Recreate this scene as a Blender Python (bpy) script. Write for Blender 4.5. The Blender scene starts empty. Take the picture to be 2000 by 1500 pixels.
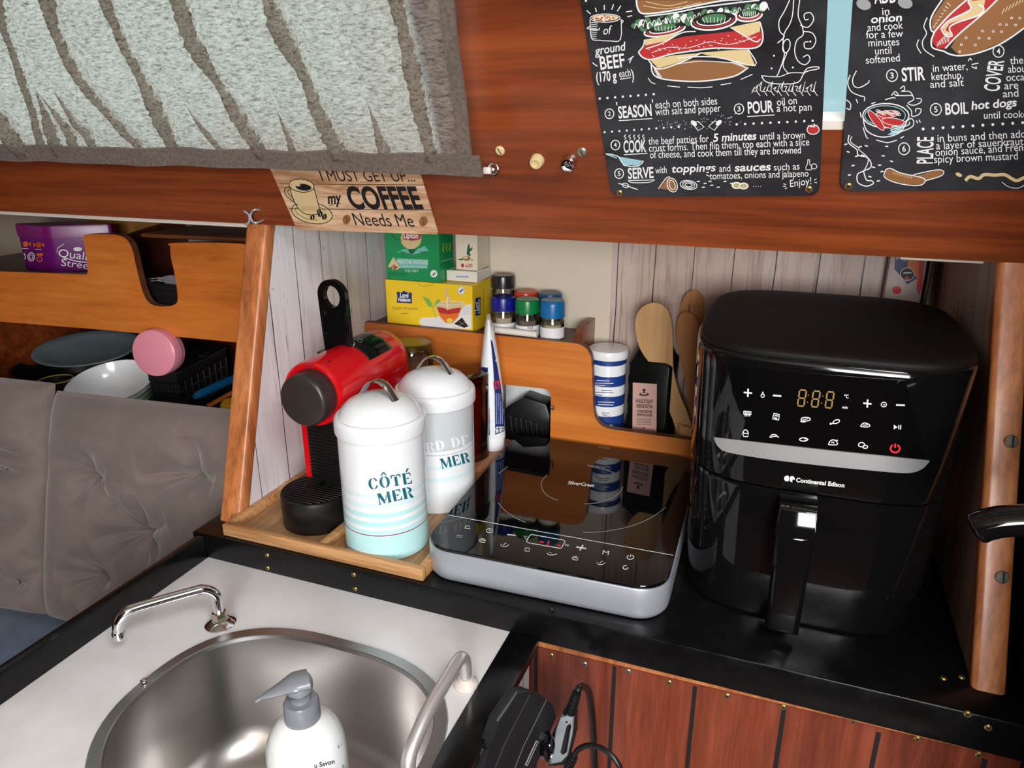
import bpy, bmesh, math, random
from mathutils import Vector as V, Matrix, noise
from mathutils.bvhtree import BVHTree
from mathutils.geometry import tessellate_polygon
C = bpy.context.scene.collection
S = bpy.context.scene
PI = math.pi
R = math.radians
random.seed(4)

# ------------------------------------------------------------------ camera
FPX = 1428.0                                   # focal length in pixels of a 2000 x 1500 frame
_y = V((580, -496, FPX)).normalized()          # the galley's depth axis seen in camera axes (x right, y down, z forward)
_x = V((3937, 488, -FPX)); _x = (_x - _y * _x.dot(_y)).normalized()
_z = _x.cross(_y)
ROT = Matrix((_x, _y, _z))                     # camera axes -> world axes
EYE = V((0, 0, 0.5))
cam_data = bpy.data.cameras.new('camera')
cam_data.sensor_width = 36.0
cam_data.lens = 36.0 * FPX / 2000.0
cam_data.clip_start = 0.02
cam = bpy.data.objects.new('camera', cam_data)
C.objects.link(cam)
_r, _u, _b = ROT @ V((1, 0, 0)), ROT @ V((0, -1, 0)), ROT @ V((0, 0, -1))
cam.matrix_world = Matrix(((_r.x, _u.x, _b.x, EYE.x), (_r.y, _u.y, _b.y, EYE.y), (_r.z, _u.z, _b.z, EYE.z), (0, 0, 0, 1)))
S.camera = cam

# ------------------------------------------------------------------ world, light, exposure
S.view_settings.view_transform = 'Standard'
S.view_settings.look = 'None'
S.view_settings.gamma = 1.0
S.view_settings.use_curve_mapping = False
S.view_settings.exposure = 0.0
S.cycles.caustics_reflective = False
S.cycles.caustics_refractive = False
world = bpy.data.worlds.new('sky')
S.world = world
world.use_nodes = True
bg = world.node_tree.nodes['Background']
bg.inputs[0].default_value = (0.52, 0.80, 0.88, 1)
bg.inputs[1].default_value = 0.85


def area(name, loc, target, sx, sy, power, col):
    l = bpy.data.lights.new(name, 'AREA')
    l.shape = 'RECTANGLE'
    l.size, l.size_y, l.energy, l.color = sx, sy, power, col
    o = bpy.data.objects.new(name, l)
    C.objects.link(o)
    o.location = loc
    o.rotation_euler = (V(target) - V(loc)).to_track_quat('-Z', 'Y').to_euler()
    return o


area('hatch_daylight', (0.50, -0.25, 1.30), (-0.40, 0.75, 0.05), 0.55, 0.55, 20, (0.985, 0.98, 1.0))
area('companionway_daylight', (0.58, -1.50, 0.58), (-0.35, 0.85, 0.12), 0.85, 0.80, 55, (1.0, 0.985, 0.98))
sun_data = bpy.data.lights.new('sun', 'SUN')
sun_data.energy, sun_data.angle, sun_data.color = 1.75, R(8), (1.0, 0.93, 0.86)
sun = bpy.data.objects.new('sun', sun_data)
C.objects.link(sun)
sun.rotation_euler = V((0.10, -0.62, -0.78)).to_track_quat('-Z', 'Y').to_euler()


# ------------------------------------------------------------------ pixels of the photograph <-> points of the place
def ray(px, py):
    return ROT @ V(((px - 1000.0) / FPX, (py - 750.0) / FPX, 1.0))


def at(px, py, axis, val):
    d = ray(px, py)
    i = 'xyz'.index(axis)
    return EYE + d * ((val - EYE[i]) / d[i])


def on(px, py, P, n):
    d = ray(px, py)
    return EYE + d * ((P - EYE).dot(n) / d.dot(n))


# ------------------------------------------------------------------ objects
WL = {}


def link(o, wl):
    C.objects.link(o)
    WL[o.name] = V(wl)
    return o


def tag(o, label=None, cat=None, group=None, kind=None):
    if label: o['label'] = label
    if cat: o['category'] = cat
    if group: o['group'] = group
    if kind: o['kind'] = kind
    return o


def thing(name, label, cat, loc=(0, 0, 0), group=None):
    o = bpy.data.objects.new(name, None)
    o.empty_display_size = 0.02
    o.location = loc
    link(o, loc)
    return tag(o, label, cat, group)


def mk(name, bm, mats, parent=None, loc=None, sharp=38, smooth=True):
    """links the world-space mesh as one object; its origin is its parent's, or loc"""
    base = WL[parent.name] if parent else V(loc or (0, 0, 0))
    for v in bm.verts:
        v.co -= base
    bmesh.ops.recalc_face_normals(bm, faces=bm.faces)
    me = bpy.data.meshes.new(name)
    bm.to_mesh(me)
    bm.free()
    for m in (mats if isinstance(mats, (list, tuple)) else [mats]):
        me.materials.append(m)
    if smooth:
        for p in me.polygons: p.use_smooth = True
        me.set_sharp_from_angle(angle=R(sharp))
    o = bpy.data.objects.new(name, me)
    if parent:
        o.parent = parent
        link(o, base)
    else:
        o.location = base
        link(o, base)
    return o


def one(name, label, cat, bm, mats, loc=(0, 0, 0), group=None, **k):
    return tag(mk(name, bm, mats, None, loc, **k), label, cat, group)


def struct(name, bm, mats, **k):
    return tag(mk(name, bm, mats, None, (0, 0, 0), **k), kind='structure')


def copy_thing(root, loc, label=None, group=None):
    r = root.copy()
    link(r, loc)
    r.location = loc
    if label: r['label'] = label
    if group: r['group'] = group
    for ch in list(root.children):
        c = ch.copy()
        c.parent = r
        link(c, loc)
        for g in list(ch.children):
            d = g.copy()
            d.parent = c
            link(d, loc)
    return r


# ------------------------------------------------------------------ shapes, all in world space
def B():
    return bmesh.new()


def mat_since(bm, n0, mi):
    bm.faces.ensure_lookup_table()
    for f in bm.faces[n0:]: f.material_index = mi


def box(bm, lo, hi, bev=0.0, M=None, mi=0, seg=2):
    n0 = len(bm.faces)
    t = bmesh.new()
    bmesh.ops.create_cube(t, size=1.0)
    lo, hi = V(lo), V(hi)
    for v in t.verts:
        v.co = V([lo[i] + (hi[i] - lo[i]) * (v.co[i] + 0.5) for i in range(3)])
    if bev > 0:
        bmesh.ops.bevel(t, geom=list(t.edges), offset=bev, segments=seg, profile=0.5, affect='EDGES')
    merge(bm, t, M)
    mat_since(bm, n0, mi)


def merge(bm, t, M=None):
    vm = {}
    for v in t.verts:
        vm[v.index] = bm.verts.new(M @ v.co if M else v.co)
    for f in t.faces:
        try:
            g = bm.faces.new([vm[v.index] for v in f.verts])
            g.material_index = f.material_index
        except ValueError:
            pass
    t.free()


def slab(bm, pts, vec, bev=0.0, mi=0, seg=2):
    """a polygon in space extruded along vec"""
    n0 = len(bm.faces)
    t = bmesh.new()
    vec = V(vec)
    a = [t.verts.new(V(p)) for p in pts]
    b = [t.verts.new(V(p) + vec) for p in pts]
    n = len(a)
    f0 = t.faces.new(a)
    f1 = t.faces.new(b[::-1])
    for i in range(n):
        t.faces.new((a[i], a[(i + 1) % n], b[(i + 1) % n], b[i]))
    t.verts.index_update()
    if bev > 0:
        es = [e for e in t.edges if f0 in e.link_faces or f1 in e.link_faces]
        bmesh.ops.bevel(t, geom=es, offset=bev, segments=seg, profile=0.5, affect='EDGES')
        t.verts.index_update()
    bmesh.ops.triangulate(t, faces=[f for f in t.faces if len(f.verts) > 4])
    t.verts.index_update()
    merge(bm, t)
    mat_since(bm, n0, mi)


def loft(bm, rings, cap0=True, cap1=True, closed=True, mi=0):
    n0 = len(bm.faces)
    vs = [[bm.verts.new(V(p)) for p in r] for r in rings]
    n = len(vs[0])
    for a, b in zip(vs, vs[1:]):
        for i in range(n if closed else n - 1):
            j = (i + 1) % n
            bm.faces.new((a[i], a[j], b[j], b[i]))
    if closed and cap0: bm.faces.new(vs[0][::-1])
    if closed and cap1: bm.faces.new(vs[-1])
    mat_since(bm, n0, mi)


def lathe(bm, prof, c=(0, 0, 0), n=48, M=None, mi=0, sx=1.0, sy=1.0):
    """prof: (radius, height) pairs, turned about z (or M's z) at c"""
    n0 = len(bm.faces)
    c = V(c)
    rings = []
    for r, h in prof:
        if r < 1e-6:
            p = V((0, 0, h))
            rings.append([bm.verts.new((M @ p if M else p) + c)])
        else:
            ring = []
            for i in range(n):
                a = 2 * PI * i / n
                p = V((r * sx * math.cos(a), r * sy * math.sin(a), h))
                ring.append(bm.verts.new((M @ p if M else p) + c))
            rings.append(ring)
    for a, b in zip(rings, rings[1:]):
        if len(a) == 1 and len(b) == 1: continue
        for i in range(n):
            j = (i + 1) % n
            if len(a) == 1: bm.faces.new((a[0], b[j], b[i]))
            elif len(b) == 1: bm.faces.new((a[i], a[j], b[0]))
            else: bm.faces.new((a[i], a[j], b[j], b[i]))
    mat_since(bm, n0, mi)


def smooth_path(pts, sub=6):
    pts = [V(p) for p in pts]
    if sub <= 1 or len(pts) < 3: return pts
    out = []
    P = [pts[0]] + pts + [pts[-1]]
    for i in range(1, len(P) - 2):
        p0, p1, p2, p3 = P[i - 1], P[i], P[i + 1], P[i + 2]
        for k in range(sub):
            t = k / sub
            out.append(0.5 * ((2 * p1) + (p2 - p0) * t + (2 * p0 - 5 * p1 + 4 * p2 - p3) * t * t + (3 * p1 - p0 - 3 * p2 + p3) * t ** 3))
    out.append(pts[-1])
    return out


def tube(bm, pts, r, n=12, sub=6, mi=0, flat=None, up=None, cap=True):
    """a round (or flattened) bar along a smoothed path; r may be a function of t in 0..1; flat=(a,b) scales its two axes"""
    n0 = len(bm.faces)
    pts = smooth_path(pts, sub)
    m = len(pts)
    rings = []
    ref = V(up) if up else V((0.13, 0.27, 0.95))
    prev = None
    for i, p in enumerate(pts):
        t = (pts[min(i + 1, m - 1)] - pts[max(i - 1, 0)]).normalized()
        if prev is None or up:
            a = ref.cross(t)
            if a.length < 1e-4: a = V((1, 0, 0)).cross(t)
            a.normalize()
        else:
            a = (prev - t * prev.dot(t)).normalized()
        prev = a
        b = t.cross(a)
        rr = r(i / (m - 1)) if callable(r) else r
        fa, fb = flat or (1, 1)
        rings.append([p + a * (rr * fa * math.cos(2 * PI * k / n)) + b * (rr * fb * math.sin(2 * PI * k / n)) for k in range(n)])
    loft(bm, rings, cap, cap, True, mi)


def rrect(cx, cy, hx, hy, r, z, n=6):
    """rounded rectangle ring in a horizontal plane"""
    out = []
    r = min(r, hx, hy)
    for (sx, sy, a0) in ((1, 1, 0), (-1, 1, PI / 2), (-1, -1, PI), (1, -1, 1.5 * PI)):
        for k in range(n + 1):
            a = a0 + PI / 2 * k / n
            out.append(V((cx + sx * (hx - r) + r * math.cos(a), cy + sy * (hy - r) + r * math.sin(a), z)))
    return out


def sell(cx, cy, hx, hy, e, z, n=64):
    """superellipse ring"""
    out = []
    for k in range(n):
        a = 2 * PI * k / n
        c, s = math.cos(a), math.sin(a)
        out.append(V((cx + hx * math.copysign(abs(c) ** (2 / e), c), cy + hy * math.copysign(abs(s) ** (2 / e), s), z)))
    return out


def bvh(*objs):
    vs, fs = [], []
    for o in objs:
        k = len(vs)
        vs += [v.co + WL[o.name] for v in o.data.vertices]
        fs += [[i + k for i in p.vertices] for p in o.data.polygons]
    return BVHTree.FromPolygons(vs, fs)


# ------------------------------------------------------------------ lettering and printed drawings, laid on a real surface
GLYPH = {}


def glyphs(s, bold):
    key = (s, bold)
    if key in GLYPH: return GLYPH[key]
    cu = bpy.data.curves.new('t', 'FONT')
    cu.body = s
    cu.resolution_u = 4
    cu.offset = bold
    o = bpy.data.objects.new('t', cu)
    C.objects.link(o)
    bpy.context.view_layer.update()
    me = bpy.data.meshes.new_from_object(o.evaluated_get(bpy.context.evaluated_depsgraph_get()))
    vs = [(v.co.x, v.co.y) for v in me.vertices]
    fs = [tuple(p.vertices) for p in me.polygons]
    bpy.data.objects.remove(o)
    bpy.data.curves.remove(cu)
    bpy.data.meshes.remove(me)
    x0 = min(v[0] for v in vs)
    x1 = max(v[0] for v in vs)
    GLYPH[key] = ([((x - x0) / (x1 - x0), y / 0.70) for x, y in vs], fs)
    return GLYPH[key]


class Print:
    """collects flat print in photograph coordinates and lays it on a surface"""

    def __init__(self, tree=None, plane=None, fine=0.0):
        self.tree, self.plane, self.fine = tree, plane, fine
        self.bm = B()
        self.k = 0

    def pt(self, p, lift):
        px, py = p
        if self.plane:
            P, n = self.plane
            return on(px, py, P, n) + n * lift
        d = ray(px, py).normalized()
        h = self.tree.ray_cast(EYE, d)
        if h[0] is None: return None
        n = h[1]
        if n.dot(d) > 0: n = -n
        return h[0] + n * lift

    def _lift(self):
        self.k += 1
        return 0.0003 + 0.000002 * self.k

    def poly(self, pts, mi, lift=None):
        lift = lift or self._lift()
        if self.fine: return self._fine_poly(pts, mi, lift)
        q = [self.pt(p, lift) for p in pts]
        if any(x is None for x in q): return
        tris = tessellate_polygon([[V((p[0], p[1], 0)) for p in pts]])
        vs = [self.bm.verts.new(x) for x in q]
        for t in tris:
            try:
                f = self.bm.faces.new([vs[i] for i in t])
                f.material_index = mi
            except ValueError:
                pass

    def _fine_poly(self, pts, mi, lift):
        """the same on a curved surface: cut into small cells first"""
        t = bmesh.new()
        vs = [t.verts.new((p[0], p[1], 0)) for p in pts]
        for tri in tessellate_polygon([[v.co.copy() for v in vs]]):
            try: t.faces.new([vs[i] for i in tri])
            except ValueError: pass
        for _ in range(6):
            es = [e for e in t.edges if e.calc_length() > self.fine]
            if not es: break
            bmesh.ops.subdivide_edges(t, edges=es, cuts=1)
            bmesh.ops.triangulate(t, faces=t.faces)
        m = {}
        for v in t.verts:
            q = self.pt((v.co.x, v.co.y), lift)
            m[v] = self.bm.verts.new(q) if q is not None else None
        for f in t.faces:
            if all(m[v] is not None for v in f.verts):
                self.bm.faces.new([m[v] for v in f.verts]).material_index = mi
        t.free()

    def line(self, pts, w, mi, sub=4, close=False, lift=None):
        lift = lift or self._lift()
        pts = [V((p[0], p[1], 0)) for p in pts]
        if close: pts = pts + [pts[0]]
        pts = smooth_path(pts, sub)
        if self.fine:
            out = [pts[0]]
            for a, b in zip(pts, pts[1:]):
                n = max(1, int((b - a).length / self.fine * 2))
                out += [a.lerp(b, (k + 1) / n) for k in range(n)]
            pts = out
        m = len(pts)
        L, Rr = [], []
        for i, p in enumerate(pts):
            t = pts[min(i + 1, m - 1)] - pts[max(i - 1, 0)]
            if t.length < 1e-6: t = V((1, 0, 0))
            t.normalize()
            n = V((-t.y, t.x, 0)) * w / 2
            L.append(self.pt((p + n)[:2], lift))
            Rr.append(self.pt((p - n)[:2], lift))
        ok = [a is not None and b is not None for a, b in zip(L, Rr)]
        for i in range(m - 1):
            if ok[i] and ok[i + 1]:
                f = self.bm.faces.new([self.bm.verts.new(x) for x in (L[i], L[i + 1], Rr[i + 1], Rr[i])])
                f.material_index = mi

    def disc(self, c, rx, ry, mi, n=14, rot=0.0):
        cs, sn = math.cos(rot), math.sin(rot)
        self.poly([(c[0] + rx * math.cos(2 * PI * k / n) * cs - ry * math.sin(2 * PI * k / n) * sn,
                    c[1] + rx * math.cos(2 * PI * k / n) * sn + ry * math.sin(2 * PI * k / n) * cs) for k in range(n)], mi)

    def ring(self, c, rx, ry, w, mi, a0=0.0, a1=360.0, n=18, rot=0.0):
        cs, sn = math.cos(rot), math.sin(rot)
        pts = []
        for k in range(n + 1):
            a = R(a0 + (a1 - a0) * k / n)
            x, y = rx * math.cos(a), ry * math.sin(a)
            pts.append((c[0] + x * cs - y * sn, c[1] + x * sn + y * cs))
        self.line(pts, w, mi, sub=1)

    def text(self, s, p0, p1, h, mi, bold=0.0, up=None, slant=0.0):
        """s from p0 to p1 along its baseline, capitals h pixels tall"""
        vs, fs = glyphs(s, bold)
        p0, p1 = V((p0[0], p0[1])), V((p1[0], p1[1]))
        d = p1 - p0
        u = V(up).normalized() if up else V((d.y, -d.x)).normalized()
        lift = self._lift()
        q = []
        for x, y in vs:
            p = p0 + d * x + u * (h * y) + d.normalized() * (slant * h * y)
            q.append(self.pt((p.x, p.y), lift))
        nv = [self.bm.verts.new(x) if x is not None else None for x in q]
        for f in fs:
            if all(nv[i] is not None for i in f):
                try:
                    g = self.bm.faces.new([nv[i] for i in f])
                    g.material_index = mi
                except ValueError:
                    pass

    def build(self, name, mats, parent, label=None):
        o = mk(name, self.bm, mats, parent, smooth=False)
        if label: o['label'] = label
        return o


# ------------------------------------------------------------------ materials
def srgb(r, g, b):
    return tuple((c / 255 / 12.92 if c / 255 <= 0.04045 else ((c / 255 + 0.055) / 1.055) ** 2.4) for c in (r, g, b)) + (1,)


def setin(n, k, v):
    n.inputs[k].default_value = v


class Mat:
    def __init__(self, name, col=(0.8, 0.8, 0.8, 1), rough=0.5, metal=0.0, **kw):
        m = bpy.data.materials.new(name)
        m.use_nodes = True
        self.m, self.t = m, m.node_tree
        self.p = self.t.nodes['Principled BSDF']
        setin(self.p, 'Base Color', col)
        setin(self.p, 'Roughness', rough)
        setin(self.p, 'Metallic', metal)
        for k, v in kw.items():
            setin(self.p, k.replace('_', ' '), v)

    def n(self, typ, **kw):
        x = self.t.nodes.new(typ)
        for k, v in kw.items(): setattr(x, k, v)
        return x

    def l(self, a, b):
        self.t.links.new(a, b)

    def coords(self, scale=(1, 1, 1), rot=(0, 0, 0)):
        c = self.n('ShaderNodeTexCoord')
        mp = self.n('ShaderNodeMapping')
        setin(mp, 'Scale', scale)
        setin(mp, 'Rotation', rot)
        self.l(c.outputs['Object'], mp.inputs[0])
        return mp.outputs[0]

    def noise(self, vec, scale=1, detail=4, rough=0.6, dist=0.0):
        x = self.n('ShaderNodeTexNoise')
        setin(x, 'Scale', scale); setin(x, 'Detail', detail); setin(x, 'Roughness', rough); setin(x, 'Distortion', dist)
        self.l(vec, x.inputs['Vector'])
        return x.outputs[0]

    def ramp(self, fac, stops):
        x = self.n('ShaderNodeValToRGB')
        e = x.color_ramp.elements
        while len(e) < len(stops): e.new(0.5)
        for i, (p, c) in enumerate(stops):
            e[i].position = p
            e[i].color = c if len(c) == 4 else tuple(c) + (1,)
        self.l(fac, x.inputs[0])
        return x.outputs[0]

    def mix(self, fac, a, b, typ='MIX'):
        x = self.n('ShaderNodeMix', data_type='RGBA', blend_type=typ)
        for sock, v in ((x.inputs[0], fac), (x.inputs[6], a), (x.inputs[7], b)):
            if isinstance(v, (int, float, tuple)): sock.default_value = v
            else: self.l(v, sock)
        return x.outputs[2]

    def math(self, op, a, b=0.0):
        x = self.n('ShaderNodeMath', operation=op)
        for sock, v in ((x.inputs[0], a), (x.inputs[1], b)):
            if isinstance(v, (int, float)): sock.default_value = v
            else: self.l(v, sock)
        return x.outputs[0]

    def col(self, s):
        self.l(s, self.p.inputs['Base Color'])

    def rough(self, s):
        self.l(s, self.p.inputs['Roughness'])

    def bump(self, h, strength=0.2, dist=0.002):
        x = self.n('ShaderNodeBump')
        setin(x, 'Strength', strength); setin(x, 'Distance', dist)
        self.l(h, x.inputs['Height'])
        self.l(x.outputs[0], self.p.inputs['Normal'])


def wood(name, dark, mid, light, grain='x', scale=1.0, rough=0.35, coat=0.0, bump=0.08, fine=0.35):
    """varnished wood; the grain runs along one axis of the object"""
    m = Mat(name, mid, rough)
    s = {'x': (1.6, 26, 26), 'y': (26, 1.6, 26), 'z': (26, 26, 1.6)}[grain]
    v = m.coords(tuple(k * scale for k in s))
    a = m.noise(v, 1.0, 5, 0.62, 0.6)
    base = m.ramp(a, [(0.28, dark), (0.5, mid), (0.74, light)])
    v2 = m.coords(tuple(k * scale * (5 if k > 10 else 4) for k in s))
    b = m.noise(v2, 1.0, 3, 0.7)
    f = m.ramp(b, [(0.35, (1 - fine, 1 - fine, 1 - fine, 1)), (0.6, (1, 1, 1, 1))])
    m.col(m.mix(1.0, base, f, 'MULTIPLY'))
    m.bump(b, bump, 0.001)
    if coat: setin(m.p, 'Coat Weight', coat); setin(m.p, 'Coat Roughness', 0.12)
    return m.m


def plank_film(name, along, pitch, c_lo, c_hi, c_line, off=0.0, warm=None):
    """printed film of upright weathered white planks; planks repeat along one axis, grain runs up"""
    m = Mat(name, c_hi, 0.42)
    ax = 'XYZ'.index(along.upper())
    tc = m.n('ShaderNodeTexCoord')
    sep = m.n('ShaderNodeSeparateXYZ')
    m.l(tc.outputs['Object'], sep.inputs[0])
    u = sep.outputs[ax]
    wob = m.noise(m.coords((6, 6, 6)), 1.0, 2)
    uu = m.math('ADD', m.math('DIVIDE', m.math('ADD', u, off), pitch), m.math('MULTIPLY', wob, 0.10))
    fr = m.math('FRACT', uu)
    fl = m.math('FLOOR', uu)
    d = m.math('ABSOLUTE', m.math('SUBTRACT', fr, 0.5))
    # streaks along the plank, different on each plank
    cmb = m.n('ShaderNodeCombineXYZ')
    m.l(m.math('MULTIPLY', u, 95), cmb.inputs[0])
    m.l(m.math('MULTIPLY', sep.outputs[2], 5.0), cmb.inputs[1])
    m.l(m.math('MULTIPLY', fl, 7.3), cmb.inputs[2])
    st = m.noise(cmb.outputs[0], 1.0, 6, 0.65, 0.8)
    base = m.ramp(st, [(0.30, c_lo), (0.50, c_hi), (0.8, c_hi)])
    blot = m.noise(m.coords((9, 9, 5)), 1.0, 3, 0.6)
    base = m.mix(m.ramp(blot, [(0.45, (0, 0, 0, 1)), (0.72, (0.55, 0.55, 0.55, 1))]), base, warm or c_lo)
    crk = m.n('ShaderNodeCombineXYZ')
    m.l(m.math('MULTIPLY', u, 150), crk.inputs[0])
    m.l(m.math('MULTIPLY', sep.outputs[2], 13), crk.inputs[1])
    m.l(fl, crk.inputs[2])
    cr = m.noise(crk.outputs[0], 1.0, 3, 0.55, 1.2)
    cf = m.ramp(cr, [(0.25, (1, 1, 1, 1)), (0.31, (0, 0, 0, 1))])
    base = m.mix(cf, base, srgb(60, 52, 52))
    wid = m.math('ADD', 0.468, m.math('MULTIPLY', m.noise(m.coords((30, 30, 14)), 1.0, 3), 0.03))
    gf = m.ramp(m.math('SUBTRACT', d, wid), [(0.0, (0, 0, 0, 1)), (0.006, (1, 1, 1, 1))])
    m.col(m.mix(gf, base, c_line))
    return m.m


def plain(name, rgb, rough=0.5, metal=0.0, **kw):
    return Mat(name, srgb(*rgb), rough, metal, **kw).m


mahogany = wood('mahogany varnished', srgb(88, 36, 15), srgb(130, 58, 24), srgb(156, 79, 37), 'x', 0.7, 0.34, 0.2)
mahogany_dark = wood('mahogany dark', srgb(52, 20, 12), srgb(76, 30, 17), srgb(92, 40, 22), 'x', 0.8, 0.40)
teak_ply = wood('orange teak plywood', srgb(176, 92, 32), srgb(202, 114, 44), srgb(216, 132, 58), 'x', 0.9, 0.38, 0.15, 0.05, 0.14)
teak_edge = wood('plywood edge brown', srgb(82, 44, 24), srgb(108, 60, 34), srgb(128, 76, 44), 'x', 2.0, 0.5)
post_wood = wood('orange varnished post', srgb(150, 82, 42), srgb(196, 120, 70), srgb(214, 142, 90), 'z', 0.9, 0.36, 0.1)
bamboo = wood('bamboo tray wood', srgb(166, 114, 66), srgb(202, 150, 98), srgb(220, 174, 122), 'x', 1.6, 0.48)
bamboo_floor = wood('bamboo tray floor', srgb(150, 108, 68), srgb(180, 136, 92), srgb(196, 154, 110), 'y', 1.3, 0.55)
spoon_wood = wood('beech spoon wood', srgb(186, 136, 84), srgb(206, 160, 106), srgb(218, 178, 126), 'z', 1.0, 0.55, 0, 0.03, 0.12)
spatula_wood = wood('orange spatula wood', srgb(176, 112, 58), srgb(196, 130, 72), srgb(206, 146, 90), 'z', 1.0, 0.55, 0, 0.03, 0.12)
board_wood = wood('chopping board wood', srgb(120, 76, 50), srgb(156, 104, 72), srgb(180, 130, 96), 'y', 1.4, 0.5)
red_film = wood('red cherry film', srgb(84, 35, 23), srgb(122, 56, 37), srgb(146, 75, 52), 'z', 1.3, 0.36, 0.1, 0.04, 0.30)
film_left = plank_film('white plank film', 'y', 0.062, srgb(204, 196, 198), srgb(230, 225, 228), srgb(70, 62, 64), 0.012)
film_back = plank_film('bounce-tinted plank film', 'x', 0.058, srgb(150, 126, 114), srgb(204, 184, 174), srgb(60, 44, 40), 0.02, srgb(176, 136, 112))  # grey and brown planks, with warm bounce light put into the tone
film_right = plank_film('shade-tinted plank film', 'y', 0.052, srgb(144, 114, 100), srgb(190, 164, 150), srgb(58, 40, 34), 0.0, srgb(164, 126, 106))  # brown planks, darkened further with the shade of the right side
film_side = plank_film('pale plank film', 'y', 0.08, srgb(190, 190, 196), srgb(222, 222, 228), srgb(110, 104, 110), 0.01)
black_paint = Mat('black gloss paint', srgb(11, 11, 12), 0.22, Specular_IOR_Level=0.35)
_b = black_paint.noise(black_paint.coords((30, 30, 30)), 1, 4)
black_paint.rough(black_paint.ramp(_b, [(0.35, (0.16, 0.16, 0.16, 1)), (0.7, (0.36, 0.36, 0.36, 1))]))
black_paint.bump(_b, 0.06, 0.002)
black_paint = black_paint.m
gelcoat = Mat('white gelcoat', srgb(226, 224, 224), 0.28)
_g = gelcoat.noise(gelcoat.coords((7, 7, 7)), 1, 4)
gelcoat.col(gelcoat.ramp(_g, [(0.3, srgb(214, 208, 204)), (0.55, srgb(228, 227, 228))]))
gelcoat = gelcoat.m
cream = plain('cream liner paint', (214, 202, 182), 0.6)
white_paint = plain('white paint', (224, 216, 204), 0.5)
liner_grey = plain('grey hull liner', (150, 140, 124), 0.8)
ochre = plain('ochre liner', (190, 138, 66), 0.7)
steel = Mat('brushed steel', (0.62, 0.60, 0.58, 1), 0.26, 1.0)
_s = steel.noise(steel.coords((10, 10, 260)), 1, 3)
steel.rough(steel.ramp(_s, [(0.3, (0.275, 0.275, 0.275, 1)), (0.7, (0.30, 0.30, 0.30, 1))]))
steel = steel.m
steel_rim = plain('satin steel rim', (176, 174, 174), 0.34, 1.0)
chrome = plain('chrome', (226, 228, 230), 0.07, 1.0)
alu = plain('satin aluminium', (222, 216, 212), 0.40, 0.75)
silver = plain('silver lacquer', (186, 190, 198), 0.36, 0.55)
brass = plain('brass', (196, 166, 104), 0.32, 0.9)
screw_grey = plain('zinc screw', (170, 166, 150), 0.35, 0.8)
gold_lid = plain('gold tin lid', (120, 104, 54), 0.3, 0.9)
glass_black = plain('black ceramic glass', (8, 8, 9), 0.035)
gloss_black = plain('gloss black plastic', (11, 11, 12), 0.06)
satin_black = plain('satin black plastic', (20, 19, 19), 0.36)
matt_black = plain('matt black lid', (20, 16, 15), 0.55, Specular_IOR_Level=0.15)
dark_rubber = plain('dark rubber', (24, 25, 28), 0.5)
cap_metal = Mat('dark bronzed cap', srgb(62, 54, 50), 0.34, 0.35).m
red_plastic = plain('red gloss plastic', (208, 16, 26), 0.16, Coat_Weight=0.3)
enamel = plain('white enamel', (232, 234, 236), 0.14)
enamel_grey = plain('grey enamel', (196, 201, 204), 0.16)
enamel_aqua = plain('aqua enamel', (184, 228, 230), 0.16)
enamel_pale = plain('pale aqua enamel', (212, 232, 234), 0.16)
enamel_red = plain('dark red line enamel', (130, 60, 80), 0.2)
ink_teal = plain('teal print', (22, 98, 110), 0.4)
ink_white = plain('white print', (226, 226, 224), 0.5)
ink_grey = plain('grey print', (150, 150, 150), 0.5)
ink_black = plain('black print', (26, 22, 22), 0.5)
ink_red = plain('red print', (178, 44, 44), 0.5)
ink_green = plain('green print', (70, 120, 78), 0.5)
ink_brown = plain('brown print', (142, 96, 56), 0.5)
ink_cream = plain('cream print', (214, 190, 140), 0.5)
ink_blue = plain('pale blue print', (150, 190, 200), 0.5)
ink_gold = plain('gold print', (176, 150, 90), 0.45)
ink_navy = plain('navy print', (26, 44, 104), 0.45)
ink_orange = plain('orange print', (226, 110, 40), 0.45)
ink_leaf = plain('leaf green print', (126, 178, 72), 0.45)
ink_lilac = plain('lilac print', (150, 166, 212), 0.45)
ink_dkgreen = plain('dark green print', (14, 84, 52), 0.45)
ink_mint = plain('mint print', (110, 186, 170), 0.45)
ink_yellow = plain('yellow print', (240, 204, 60), 0.45)
ink_pink = plain('pink label print', (206, 162, 152), 0.55)


def emit(name, rgb, s, dim=None):
    m = Mat(name, srgb(*(dim or rgb)), 0.4)
    setin(m.p, 'Emission Color', srgb(*rgb))
    setin(m.p, 'Emission Strength', s)
    return m.m


led_red = emit('red power light', (255, 30, 40), 1.6)
led_dim = emit('red led digits', (170, 24, 24), 0.5)
led_gold = plain('unlit amber digits', (150, 120, 60), 0.4)


def glass(name, col=(1, 1, 1, 1), rough=0.02, shine=0.10):
    """thin-walled glass: lets straight light through, tinted, with a surface shine"""
    m = Mat(name, col, rough)
    tr = m.n('ShaderNodeBsdfTransparent'); setin(tr, 'Color', col)
    gl = m.n('ShaderNodeBsdfGlossy'); setin(gl, 'Roughness', rough)
    fr_ = m.n('ShaderNodeFresnel'); setin(fr_, 'IOR', 1.45)
    mx = m.n('ShaderNodeMixShader')
    m.l(m.math('ADD', fr_.outputs[0], shine * 0.4), mx.inputs[0])
    m.l(tr.outputs[0], mx.inputs[1]); m.l(gl.outputs[0], mx.inputs[2])
    out = [n for n in m.t.nodes if n.type == 'OUTPUT_MATERIAL'][0]
    m.l(mx.outputs[0], out.inputs[0])
    return m.m


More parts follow.
